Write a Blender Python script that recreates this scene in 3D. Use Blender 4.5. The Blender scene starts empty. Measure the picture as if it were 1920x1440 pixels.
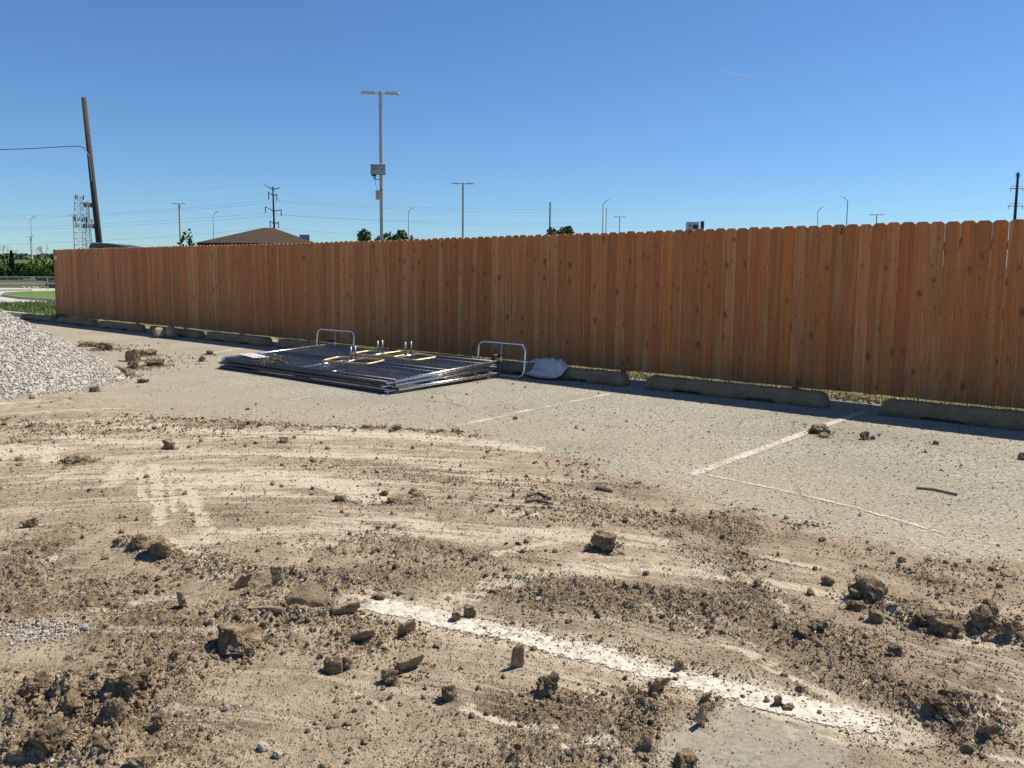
import bpy, math, random
import numpy as np
from mathutils import Vector, Matrix, noise as mnoise

random.seed(7)
rng = np.random.default_rng(11)
SC = bpy.context.scene
COL = SC.collection

# ------------------------------------------------------------------ camera
EYE = 1.45
F, CX, CY, HOR, ROLL = 1450.0, 960.0, 660.0, 512.6, 0.008
_p = math.atan((CY - HOR) / F)
FW = np.array([0, math.cos(_p), -math.sin(_p)])
_r0 = np.array([1.0, 0, 0]); _u0 = np.cross(_r0, FW)
RT = _r0 * math.cos(ROLL) + _u0 * math.sin(ROLL)
UP = -_r0 * math.sin(ROLL) + _u0 * math.cos(ROLL)
cam = bpy.data.cameras.new('camera')
cam.sensor_width = 36.0
cam.lens = 36.0 * F / 1920.0
cam.shift_y = (CY - 720.0) / 1920.0
cam.clip_start = 0.05
cam.clip_end = 20000
camo = bpy.data.objects.new('camera', cam)
COL.objects.link(camo)
M = Matrix.Identity(4)
for i in range(3):
    M[i][0] = RT[i]; M[i][1] = UP[i]; M[i][2] = -FW[i]
M[2][3] = EYE
camo.matrix_world = M
SC.camera = camo

# ------------------------------------------------------------------ sky, sun, exposure
SUN_EL, SUN_AZ = 55.5, 66.0          # degrees; azimuth clockwise from the view axis (+Y)
w = bpy.data.worlds.new("World"); SC.world = w; w.use_nodes = True
nt = w.node_tree
sky = nt.nodes.new('ShaderNodeTexSky'); sky.sky_type = 'NISHITA'; sky.sun_disc = False
sky.sun_elevation = math.radians(SUN_EL); sky.sun_rotation = math.radians(SUN_AZ)
sky.altitude = 200; sky.air_density = 1.0; sky.dust_density = 0.0; sky.ozone_density = 3.0
tint = nt.nodes.new('ShaderNodeMix'); tint.data_type = 'RGBA'; tint.blend_type = 'MULTIPLY'
tint.inputs[0].default_value = 1.0; tint.inputs[7].default_value = (0.84, 1.17, 1.52, 1)     # a clear, deep blue day
nt.links.new(sky.outputs[0], tint.inputs[6]); nt.links.new(tint.outputs[2], nt.nodes['Background'].inputs[0])
nt.nodes['Background'].inputs[1].default_value = 0.055
sun = bpy.data.lights.new('sun', 'SUN'); sun.energy = 5.0; sun.angle = math.radians(0.5)
sun.color = (1.0, 0.93, 0.80)
suno = bpy.data.objects.new('sun', sun); COL.objects.link(suno)
_a, _e = math.radians(SUN_AZ), math.radians(SUN_EL)
sdir = Vector((math.sin(_a) * math.cos(_e), math.cos(_a) * math.cos(_e), math.sin(_e)))
suno.rotation_euler = sdir.to_track_quat('Z', 'Y').to_euler()
SC.view_settings.view_transform = 'Standard'
SC.view_settings.look = 'None'
SC.view_settings.exposure = 0.50
SC.view_settings.gamma = 1.0
SC.view_settings.use_curve_mapping = False
SC.render.engine = 'CYCLES'
SC.cycles.max_bounces = 6
SC.cycles.diffuse_bounces = 3
SC.cycles.glossy_bounces = 3
SC.cycles.transparent_max_bounces = 12
SC.cycles.use_denoising = True

# ------------------------------------------------------------------ placing
def ray(x, y):
    return FW + RT * (x - CX) / F - UP * (y - CY) / F
def G(x, y, z=0.0):
    """point of the level z that the photograph shows at (x, y)"""
    d = ray(x, y); t = (z - EYE) / d[2]
    return np.array([d[0] * t, d[1] * t, z])
def at(x, y, Y):
    """point at distance Y (metres ahead) shown at (x, y)"""
    d = ray(x, y); t = Y / d[1]
    return np.array([d[0] * t, Y, EYE + d[2] * t])
TH = math.atan(1803 / 1450.)
DS = np.array([-math.sin(TH), math.cos(TH)])     # along the fence, away from the camera
DN = np.array([math.cos(TH), math.sin(TH)])      # across, from the lot towards the fence
ROTZ = math.atan2(-DS[1], -DS[0])                # local x = -s, local y = n
def SN(s, n, z=0.0):
    p = DS * s + DN * n
    return np.array([p[0], p[1], z])

# ------------------------------------------------------------------ noise
def _hash(ix, iy, seed):
    h = (ix.astype(np.uint32) * np.uint32(374761393)) ^ (iy.astype(np.uint32) * np.uint32(668265263)) ^ np.uint32((seed * 2246822519) & 0xffffffff)
    h = (h ^ (h >> np.uint32(13))) * np.uint32(1274126177)
    return h ^ (h >> np.uint32(16))
_ang = np.linspace(0, 2 * np.pi, 257)[:256]
_gx, _gy = np.cos(_ang), np.sin(_ang)
def pn(x, y, seed=0):
    x0 = np.floor(x); y0 = np.floor(y)
    fx = x - x0; fy = y - y0
    ix = x0.astype(np.int64); iy = y0.astype(np.int64)
    u = fx * fx * fx * (fx * (fx * 6 - 15) + 10); v = fy * fy * fy * (fy * (fy * 6 - 15) + 10)
    def g(dx, dy):
        k = (_hash(ix + dx, iy + dy, seed) & np.uint32(255)).astype(np.int64)
        return _gx[k] * (fx - dx) + _gy[k] * (fy - dy)
    a = g(0, 0); b = g(1, 0); c = g(0, 1); d = g(1, 1)
    return ((a + (b - a) * u) * (1 - v) + (c + (d - c) * u) * v) * 1.5
def fbm(x, y, o=4, seed=0, gain=0.5):
    s = 0; a = 1.0; t = 0
    for i in range(o):
        s = s + a * pn(x, y, seed + i * 7); t += a
        x = x * 2.03 + 5.2; y = y * 2.03 + 1.7; a *= gain
    return s / t
def sst(a, b, x):
    t = np.clip((x - a) / (b - a), 0, 1)
    return t * t * (3 - 2 * t)

# ------------------------------------------------------------------ the lot: what lies where (all in metres on the ground)
def poly(px):
    return np.array([G(a, b)[:2] for a, b in px])
def pdist(x, y, P):
    best = np.full(x.shape, 1e9)
    for (ax, ay), (bx, by) in zip(P[:-1], P[1:]):
        dx, dy = bx - ax, by - ay
        L = dx * dx + dy * dy + 1e-12
        t = np.clip(((x - ax) * dx + (y - ay) * dy) / L, 0, 1)
        best = np.minimum(best, (x - ax - t * dx) ** 2 + (y - ay - t * dy) ** 2)
    return np.sqrt(best)
# mud edge, from the far left to the near right
MUD_EDGE = poly([(-900, 700), (-300, 722), (0, 740), (120, 742), (240, 765), (450, 786), (600, 801), (840, 812), (1000, 848), (1120, 888),
                 (1250, 925), (1400, 955), (1600, 1005), (1760, 1045), (1920, 1090), (2300, 1190)])
def mud_side(x, y):
    """signed distance to the mud edge, positive on the mud"""
    d = pdist(x, y, MUD_EDGE)
    ex = MUD_EDGE[:, 0]; ey = MUD_EDGE[:, 1]
    yy = np.interp(x, ex, ey)
    return np.where(y < yy, d, -d)
PALE = [  # (points in the photograph, half width in metres, strength)
    ([(610, 812), (750, 818), (860, 826), (1000, 842)], .09, 1.7),
    ([(400, 903), (470, 890), (560, 897), (640, 912), (710, 934)], .10, 2.0),
    ([(430, 928), (500, 925), (560, 930)], .04, .8),
    ([(-60, 850), (-2, 847)], .16, 2.0), ([(34, 850), (66, 848)], .15, 2.1), ([(84, 838), (90, 866)], .025, 1.8), ([(99, 836), (106, 862)], .03, 1.5),
    ([(238, 866), (222, 884), (212, 908)], .05, 1.2), ([(290, 872), (296, 920), (303, 985)], .030, 1.2), ([(262, 880), (268, 940)], .02, 1.2), ([(318, 890), (330, 960)], .015, 1.1),
    ([(343, 892), (360, 940), (397, 1012)], .035, 1.15), ([(322, 1012), (384, 1052)], .035, 1.1), ([(100, 900), (130, 885)], .04, .8),
    ([(380, 1010), (520, 998), (660, 985), (800, 990)], .09, .7), ([(560, 1018), (760, 1000), (900, 1008), (1060, 1000), (1230, 1020)], .09, .75),
    ([(795, 985), (880, 1005)], .04, 1), ([(940, 962), (1000, 968)], .04, .9), ([(930, 1040), (1010, 1022), (1120, 1000)], .03, .9),
    ([(830, 1135), (940, 1092), (1080, 1068), (1230, 1066), (1400, 1086), (1560, 1120)], .07, .9),
    ([(1100, 1040), (1250, 1048), (1420, 1076)], .05, .5),
    ([(1220, 1138), (1330, 1195), (1450, 1255), (1620, 1335)], .025, .9), ([(1262, 1135), (1330, 1170), (1420, 1215)], .008, 1.2),
    ([(1300, 1175), (1400, 1230)], .008, 1.2), ([(1490, 1235), (1550, 1280)], .006, 1.1), ([(1455, 1120), (1475, 1150), (1500, 1168)], .012, 1.1),
    ([(700, 1155), (800, 1190), (960, 1245), (1200, 1310)], .07, .45),
    ([(668, 1302), (700, 1312), (745, 1332)], .010, 1.5), ([(870, 1328), (950, 1358), (1045, 1364)], .014, 1.4), ([(1095, 1305), (1175, 1325)], .009, 1.3),
    ([(1055, 1412), (1135, 1402)], .02, 1.2), ([(1560, 1118), (1650, 1140), (1720, 1168), (1790, 1200), (1880, 1210)], .05, .9),
    ([(1430, 1045), (1520, 1068)], .03, .9), ([(1865, 1295), (1880, 1340)], .008, 1.3), ([(1620, 1275), (1626, 1295)], .006, 1.3),
    ([(1800, 1340), (1925, 1385)], .02, .8), ([(1850, 1420), (1925, 1432)], .015, 1.0), ([(130, 1040), (95, 1052)], .03, .9),
    ([(380, 1092), (420, 1086)], .02, 1.1), ([(250, 800), (420, 812), (600, 818)], .12, .55), ([(120, 820), (380, 842)], .1, .5),
    ([(1500, 1360), (1680, 1395)], .06, .8), ([(1330, 1310), (1500, 1345)], .05, .6), ([(560, 850), (760, 862), (900, 880)], .12, .45),
    ([(900, 900), (1100, 930), (1250, 960)], .1, .35), ([(200, 1140), (330, 1120)], .05, .5), ([(0, 1000), (60, 990)], .05, .6),
]
DARK = [([(0, 778), (150, 782), (300, 790), (460, 800)], .12, .5), ([(520, 838), (640, 858), (740, 880), (830, 894)], .07, .8),
    ([(230, 975), (330, 968), (430, 955)], .04, .6), ([(60, 900), (200, 925), (380, 940), (560, 960)], .3, .45),
    ([(900, 900), (1050, 905), (1200, 925)], .12, .6), ([(1000, 1140), (1200, 1120), (1400, 1150), (1520, 1190)], .15, .7),
    ([(1150, 955), (1300, 980), (1500, 1010)], .1, .6), ([(1380, 1170), (1500, 1220), (1680, 1290)], .12, .6), ([(640, 1080), (820, 1085), (900, 1110)], .1, .5),
    ([(560, 900), (700, 945), (800, 960)], .14, .5), ([(0, 1090), (120, 1080), (300, 1120)], .12, .5), ([(1640, 1200), (1760, 1230), (1900, 1240)], .12, .45)]
BARE = [([(1335, 1425), (1400, 1400), (1480, 1390)], .15), ([(1390, 1350), (1420, 1375)], .07), ([(1480, 1430), (1540, 1440)], .06)]
ROUGH = [([(380, 1060), (480, 1085), (600, 1095), (690, 1110)], .10, 1.0), ([(60, 1340), (160, 1330), (260, 1290)], .16, 1.3),
    ([(60, 1400), (180, 1410)], .13, 1.2), ([(840, 1160), (960, 1190), (1250, 1250), (1420, 1300), (1700, 1390)], .07, .8),
    ([(960, 1100), (1150, 1130), (1350, 1150)], .14, .9), ([(1640, 1130), (1760, 1170), (1900, 1190)], .08, 1.1), ([(1700, 1330), (1820, 1345)], .1, 1.1),
    ([(1200, 1290), (1230, 1340), (1180, 1370)], .05, 1.0), ([(1000, 1420), (1200, 1400)], .08, .9), ([(420, 1150), (560, 1180), (700, 1190)], .12, .9),
    ([(230, 790), (450, 794), (600, 805), (840, 813)], .06, .8), ([(0, 800), (200, 812), (480, 800)], .12, .6), ([(0, 1075), (60, 1085)], .08, 1.0),
    ([(250, 1020), (330, 1040), (400, 1070)], .07, 1.0), ([(120, 1160), (0, 1160)], .1, .7), ([(940, 960), (1130, 970), (1300, 985)], .1, .5)]
PALEW = [(poly(a), b, c) for a, b, c in PALE]
DARKW = [(poly(a), b, c) for a, b, c in DARK]
BAREW = [(poly(a), b) for a, b in BARE]
MOUND = [([(70, 1345), (150, 1330), (240, 1300)], .13, .075), ([(60, 1405), (170, 1420)], .11, .05), ([(400, 1070), (520, 1088), (660, 1100)], .07, .040), ([(460, 1160), (620, 1160)], .06, .03),
    ([(1620, 1125), (1720, 1165), (1800, 1178), (1900, 1196)], .05, .035), ([(1740, 1335), (1800, 1345)], .07, .04), ([(850, 1158), (1000, 1192), (1260, 1250)], .05, .022), ([(1190, 1320), (1220, 1345)], .04, .03),
    ([(960, 1085), (1150, 1112), (1350, 1125), (1500, 1140)], .06, .020), ([(240, 1022), (300, 1040)], .06, .03), ([(0, 1075), (50, 1085)], .08, .03), ([(300, 796), (600, 806), (840, 815)], .05, .018), ([(980, 1425), (1180, 1405)], .06, .025)]
MOUNDW = [(poly(a), b, c) for a, b, c in MOUND]
STRIPE = poly([(690, 1130), (900, 1178), (1100, 1225), (1300, 1280), (1480, 1325), (1670, 1370)])
ROUGHW = [(poly(a), b, c) for a, b, c in ROUGH]
ARC = (-1.46, -0.88)      # the machine turned round this point
def fields(x, y):
    """mud, pale, dark, rough and height for every ground point"""
    r = np.hypot(x, y)
    near = sst(17, 12, r)
    wob = fbm(x / .5, y / .5, 5, 3) * .55
    sd = mud_side(x, y)
    mud = sst(-.60, .60, sd + wob)
    wx = fbm(x / .12, y / .12, 3, 21) * .035; wy = fbm(x / .12, y / .12, 3, 29) * .035
    bx = x + wx; by = y + wy
    ra = np.hypot(x - ARC[0], y - ARC[1]); an = np.arctan2(x - ARC[0], y - ARC[1]) * 5
    streak = fbm(ra / .055, an / 1.1, 4, 41, .6)
    streak2 = fbm(ra / .22, an / 1.6, 3, 47)
    streak3 = fbm(ra / .018, an / .45, 3, 49, .6)
    leftmid = sst(3.6, 5.4, y) * sst(1.2, -.6, x)
    fine = fbm(x / .05, y / .05, 3, 55)
    def acc(lst, soft=1.0):
        out = np.zeros_like(x)
        for P, wd, st in lst:
            x0, y0 = P.min(0) - wd * 2.5 - .1; x1, y1 = P.max(0) + wd * 2.5 + .1
            m = (x > x0) & (x < x1) & (y > y0) & (y < y1)
            if not m.any(): continue
            d = pdist(bx[m], by[m], P)
            out[m] = np.maximum(out[m], st * np.clip(1.6 - d / wd * soft, 0, 1))
        return out
    pale = acc(PALEW)
    pale = pale * sst(-.45, .25, streak * .6 + fine * .5 + streak3 * .7)
    pale = np.clip(pale + mud * near * (.40 + .35 * leftmid) * sst(.10 - .35 * leftmid, .45, streak * .6 + streak2 * .7 + streak3 * .45), 0, 1.2)
    rough = np.clip(acc(ROUGHW, .8), 0, 1.3)
    patch = fbm(x / .9, y / .9, 4, 61)
    rough = np.maximum(rough, mud * sst(-.02 + .2 * leftmid, .34 + .2 * leftmid, patch) * (.75 - .3 * leftmid))
    rough = rough * (1 - .8 * np.clip(pale, 0, 1)); 
    dark = np.clip(acc(DARKW, .8), 0, 1) * sst(-.5, .2, streak)
    dark = np.maximum(dark, .85 * sst(-.02, .30, streak2 * .5 + patch * .5) * mud) * (1 - np.clip(pale, 0, 1))
    bare = np.zeros_like(x)
    for P, wd in BAREW:
        d = pdist(bx, by, P); bare = np.maximum(bare, np.clip(1.7 - d / wd, 0, 1))
    mud = mud * (1 - bare); dark = np.maximum(dark, bare * .9)
    # thin film of tan dust over the asphalt left of the panels and along the mud
    s = x * DS[0] + y * DS[1]; n = x * DN[0] + y * DN[1]
    dust = np.clip(sst(-2.6, .1, sd + fbm(x / 1.3, y / .5, 4, 71) * 1.8) * .55 + sst(6.5, 10.5, s) * .6 * sst(-.5, .4, fbm(x / 1.5, y / .5, 3, 73)), 0, 1)
    on = sst(.17, .07, pdist(x, y, STRIPE) + .04 * fbm(x / .07, y / .07, 3, 161)); rough = rough * (1 - .93 * on); pale = np.maximum(pale, .75 * on * sst(-.6, .1, fine + streak))
    # heights
    bump1 = np.maximum(0, pn(x / .085, y / .085, 81) - .02)
    bump2 = np.maximum(0, pn(x / .042, y / .042, 83) - .05)
    bump3 = np.maximum(0, pn(x / .021, y / .021, 85) - .0)
    bump4 = np.abs(pn(x / .011, y / .011, 87))
    h = .006 * fbm(x / 2.5, y / 2.5, 3, 91)
    soft = .016 * fbm(x / .5, y / .5, 4, 93) + .006 * streak2
    cr = rough * (.030 * bump1 ** 1.2 + .024 * bump2 + .014 * bump3 + .005 * bump4) + (.3 + .7 * rough) * .006 * bump3 * sst(-.2, .3, patch + .6 * fine) + .003 * bump4
    h = h + near * mud * (soft * .8 + .010 * sst(-.3, .5, fbm(x / .25, y / .25, 4, 95)) + cr - .004 * np.clip(pale, 0, 1) + .004 * streak * (1 - rough))
    md = np.zeros_like(x)
    for P, wd, hh_ in MOUNDW:
        x0, y0 = P.min(0) - wd * 3; x1, y1 = P.max(0) + wd * 3
        m = (x > x0) & (x < x1) & (y > y0) & (y < y1)
        if m.any(): md[m] = np.maximum(md[m], hh_ * np.exp(-(pdist(bx[m], by[m], P) / wd) ** 2))
    h = h + md * (1 - .8 * on) * np.clip(.55 + 1.1 * fbm(x / .13, y / .13, 4, 151) + .6 * np.abs(pn(x / .06, y / .06, 153)), 0, 2)
    grass = sst(9.50, 9.62, n)
    return mud, pale, dark, rough, dust, grass, h
def height(x, y):
    return fields(np.atleast_1d(np.float64(x)), np.atleast_1d(np.float64(y)))[6]
def hz(x, y):
    return float(height(x, y)[0])

# ------------------------------------------------------------------ mesh helpers
def raw_mesh(name, V, faces_flat, sizes, mat=None, smooth=False, attrs=None):
    V = np.asarray(V, np.float32)
    me = bpy.data.meshes.new(name)
    me.vertices.add(len(V)); me.vertices.foreach_set('co', V.ravel())
    ff = np.asarray(faces_flat, np.int32).ravel(); sizes = np.asarray(sizes, np.int32)
    me.loops.add(len(ff)); me.loops.foreach_set('vertex_index', ff)
    me.polygons.add(len(sizes))
    me.polygons.foreach_set('loop_start', np.concatenate([[0], np.cumsum(sizes)[:-1]]).astype(np.int32))
    me.update(calc_edges=True)
    me.polygons.foreach_set('use_smooth', np.full(len(sizes), smooth))
    for k, a in (attrs or {}).items():
        a = np.asarray(a, np.float32)
        if a.ndim == 1:
            at_ = me.attributes.new(k, 'FLOAT', 'POINT'); at_.data.foreach_set('value', a)
        else:
            at_ = me.attributes.new(k, 'FLOAT_COLOR', 'POINT'); at_.data.foreach_set('color', a.ravel())
    if mat: me.materials.append(mat)
    me.validate()
    return me
def link(name, me, parent=None, loc=None, rotz=0):
    o = bpy.data.objects.new(name, me); COL.objects.link(o)
    if parent: o.parent = parent
    if loc is not None: o.location = tuple(float(c) for c in loc)
    if rotz: o.rotation_euler = (0, 0, rotz)
    return o
def tag(o, label=None, cat=None, group=None, kind=None):
    if label: o['label'] = label
    if cat: o['category'] = cat
    if group: o['group'] = group
    if kind: o['kind'] = kind
    return o
def thing(name, label, cat, loc=(0, 0, 0), rotz=0, group=None):
    o = link(name, None, None, loc, rotz); o.empty_display_size = .2
    return tag(o, label, cat, group)
class MB:
    def __init__(s): s.v = []; s.f = []; s.n = 0; s.a = []
    def add(s, V, Fs):
        b = s.n
        s.v.extend([tuple(map(float, p)) for p in V]); s.n += len(V)
        s.f.extend([tuple(int(i) + b for i in f) for f in Fs])
    def box(s, c, d, rz=0, rx=0, ry=0, taper=1.0):
        x, y, z = d[0] / 2, d[1] / 2, d[2] / 2
        P = [(-x, -y, -z), (x, -y, -z), (x, y, -z), (-x, y, -z), (-x * taper, -y * taper, z), (x * taper, -y * taper, z), (x * taper, y * taper, z), (-x * taper, y * taper, z)]
        R = Matrix.Rotation(rz, 3, 'Z') @ Matrix.Rotation(rx, 3, 'X') @ Matrix.Rotation(ry, 3, 'Y')
        s.add([R @ Vector(p) + Vector(c) for p in P], [(0, 3, 2, 1), (4, 5, 6, 7), (0, 1, 5, 4), (1, 2, 6, 5), (2, 3, 7, 6), (3, 0, 4, 7)])
    def tube(s, pts, r, seg=8, closed=False, r2=None):
        pts = [Vector(tuple(map(float, p))) for p in pts]; n = len(pts)
        rings = []
        up = None
        for i, p in enumerate(pts):
            a = pts[(i - 1) % n] if (closed or i > 0) else p
            b = pts[(i + 1) % n] if (closed or i < n - 1) else p
            t = (b - a).normalized()
            if up is None:
                up = Vector((0, 0, 1)) if abs(t.z) < .9 else Vector((1, 0, 0))
            x = (up - t * up.dot(t)).normalized(); y = t.cross(x); up = x
            rr = r if r2 is None else r + (r2 - r) * i / (n - 1)
            if isinstance(rr, (list, tuple)): rr = rr[i]
            rings.append([p + (x * math.cos(2 * math.pi * k / seg) + y * math.sin(2 * math.pi * k / seg)) * rr for k in range(seg)])
        V = [v for rg in rings for v in rg]; Fs = []
        for i in range(n if closed else n - 1):
            j = (i + 1) % n
            for k in range(seg):
                Fs.append((i * seg + k, i * seg + (k + 1) % seg, j * seg + (k + 1) % seg, j * seg + k))
        if not closed:
            Fs.append(tuple(range(seg))[::-1]); Fs.append(tuple((n - 1) * seg + k for k in range(seg)))
        s.add(V, Fs)
    def prism(s, pts2, z0, z1):
        n = len(pts2)
        V = [(p[0], p[1], z0) for p in pts2] + [(p[0], p[1], z1) for p in pts2]
        Fs = [tuple(range(n))[::-1], tuple(range(n, 2 * n))] + [(i, (i + 1) % n, n + (i + 1) % n, n + i) for i in range(n)]
        s.add(V, Fs)
    def mesh(s, name, mat, smooth=False, attrs=None):
        return raw_mesh(name, np.array(s.v), [i for f in s.f for i in f], [len(f) for f in s.f], mat, smooth, attrs)
    def build(s, name, mat, parent=None, smooth=False, loc=None, rotz=0, attrs=None):
        return link(name, s.mesh(name, mat, smooth, attrs), parent, loc, rotz)

_ico = {}
def ico(level):
    if level in _ico: return _ico[level]
    if level == 0:
        t = (1 + 5 ** .5) / 2
        V = np.array([(-1, t, 0), (1, t, 0), (-1, -t, 0), (1, -t, 0), (0, -1, t), (0, 1, t), (0, -1, -t), (0, 1, -t), (t, 0, -1), (t, 0, 1), (-t, 0, -1), (-t, 0, 1)], float)
        V /= np.linalg.norm(V[0])
        Fc = np.array([(0, 11, 5), (0, 5, 1), (0, 1, 7), (0, 7, 10), (0, 10, 11), (1, 5, 9), (5, 11, 4), (11, 10, 2), (10, 7, 6), (7, 1, 8), (3, 9, 4), (3, 4, 2), (3, 2, 6), (3, 6, 8), (3, 8, 9), (4, 9, 5), (2, 4, 11), (6, 2, 10), (8, 6, 7), (9, 8, 1)])
    else:
        V0, F0 = ico(level - 1)
        V = [tuple(v) for v in V0]; mid = {}
        def mp(a, b):
            k = (min(a, b), max(a, b))
            if k not in mid:
                p = (np.array(V[a]) + np.array(V[b])); p /= np.linalg.norm(p); mid[k] = len(V); V.append(tuple(p))
            return mid[k]
        Fl = []
        for a, b, c in F0:
            ab, bc, ca = mp(a, b), mp(b, c), mp(c, a)
            Fl += [(a, ab, ca), (b, bc, ab), (c, ca, bc), (ab, bc, ca)]
        V = np.array(V); Fc = np.array(Fl)
    _ico[level] = (V, Fc)
    return _ico[level]
def rand_rot(n):
    q = rng.normal(size=(n, 4)); q /= np.linalg.norm(q, axis=1)[:, None]
    a, b, c, d = q.T
    return np.stack([1 - 2 * (c * c + d * d), 2 * (b * c - a * d), 2 * (b * d + a * c), 2 * (b * c + a * d), 1 - 2 * (b * b + d * d), 2 * (c * d - a * b),
                     2 * (b * d - a * c), 2 * (c * d + a * b), 1 - 2 * (b * b + c * c)], 1).reshape(n, 3, 3)
def lumps(P, size, level=0, jit=.3, flat=(.35, .9)):
    """many small stones or crumbs: P (n,3) centres, size (n,) half sizes"""
    V0, F0 = ico(level) if level >= 0 else (np.array([(1, 0, 0), (-1, 0, 0), (0, 1, 0), (0, -1, 0), (0, 0, 1), (0, 0, -1)], float), np.array([(0, 2, 4), (2, 1, 4), (1, 3, 4), (3, 0, 4), (2, 0, 5), (1, 2, 5), (3, 1, 5), (0, 3, 5)])); n = len(P)
    sc = np.stack([np.ones(n), rng.uniform(.6, 1, n), rng.uniform(flat[0], flat[1], n)], 1)
    V = V0[None] * (1 + rng.uniform(-jit, jit, (n, len(V0), 1))) * sc[:, None, :] * size[:, None, None]
    V = np.einsum('nij,nkj->nki', rand_rot(n), V) + P[:, None, :]
    Fc = F0[None] + (np.arange(n) * len(V0))[:, None, None]
    return V.reshape(-1, 3), Fc.reshape(-1, 3), len(V0)

# ------------------------------------------------------------------ materials
def new_mat(name, rough=.8, metal=0.0, col=(.5, .5, .5), spec=.5):
    m = bpy.data.materials.new(name); m.use_nodes = True
    b = m.node_tree.nodes['Principled BSDF']
    b.inputs['Base Color'].default_value = (*col, 1); b.inputs['Roughness'].default_value = rough
    b.inputs['Metallic'].default_value = metal; b.inputs['Specular IOR Level'].default_value = spec
    return m, m.node_tree, b
class NT:
    def __init__(s, nt): s.nt = nt
    def n(s, t, **kw):
        nd = s.nt.nodes.new(t)
        for k, v in kw.items():
            if k.startswith('_'): nd.inputs[k[1:]].default_value = v
            else: setattr(nd, k, v)
        return nd
    def l(s, a, b): s.nt.links.new(a, b)
    def attr(s, name): return s.n('ShaderNodeAttribute', attribute_name=name)
    def obj(s): return s.n('ShaderNodeTexCoord').outputs['Object']
    def pos(s): return s.n('ShaderNodeNewGeometry').outputs['Position']
    def mapv(s, v, scale, loc=(0, 0, 0)):
        m = s.n('ShaderNodeMapping'); m.inputs['Scale'].default_value = scale; m.inputs['Location'].default_value = loc
        s.l(v, m.inputs['Vector']); return m.outputs[0]
    def noise(s, v, scale, detail=4, rough=.55, dist=0):
        m = s.n('ShaderNodeTexNoise'); m.inputs['Scale'].default_value = scale; m.inputs['Detail'].default_value = detail
        m.inputs['Roughness'].default_value = rough; m.inputs['Distortion'].default_value = dist
        s.l(v, m.inputs['Vector']); return m.outputs['Fac']
    def voro(s, v, scale, feature='F1'):
        m = s.n('ShaderNodeTexVoronoi', feature=feature); m.inputs['Scale'].default_value = scale
        s.l(v, m.inputs['Vector']); return m
    def ramp(s, f, a, b, ca=0.0, cb=1.0):
        m = s.n('ShaderNodeMapRange'); m.inputs['From Min'].default_value = a; m.inputs['From Max'].default_value = b
        m.inputs['To Min'].default_value = ca; m.inputs['To Max'].default_value = cb
        s.l(f, m.inputs['Value']); return m.outputs[0]
    def math(s, op, a, b=None):
        m = s.n('ShaderNodeMath', operation=op)
        for i, v in enumerate((a, b)):
            if v is None: continue
            if isinstance(v, (int, float)): m.inputs[i].default_value = v
            else: s.l(v, m.inputs[i])
        return m.outputs[0]
    def mix(s, f, a, b, mode='MIX'):
        m = s.n('ShaderNodeMix', data_type='RGBA', blend_type=mode)
        for sock, v in ((m.inputs[0], f), (m.inputs[6], a), (m.inputs[7], b)):
            if isinstance(v, (int, float)): sock.default_value = v
            elif isinstance(v, tuple): sock.default_value = (*v, 1)
            else: s.l(v, sock)
        return m.outputs[2]
    def bump(s, h, strength, dist, bsdf):
        m = s.n('ShaderNodeBump'); m.inputs['Strength'].default_value = strength; m.inputs['Distance'].default_value = dist
        s.l(h, m.inputs['Height']); s.l(m.outputs[0], bsdf.inputs['Normal']); return m

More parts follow.
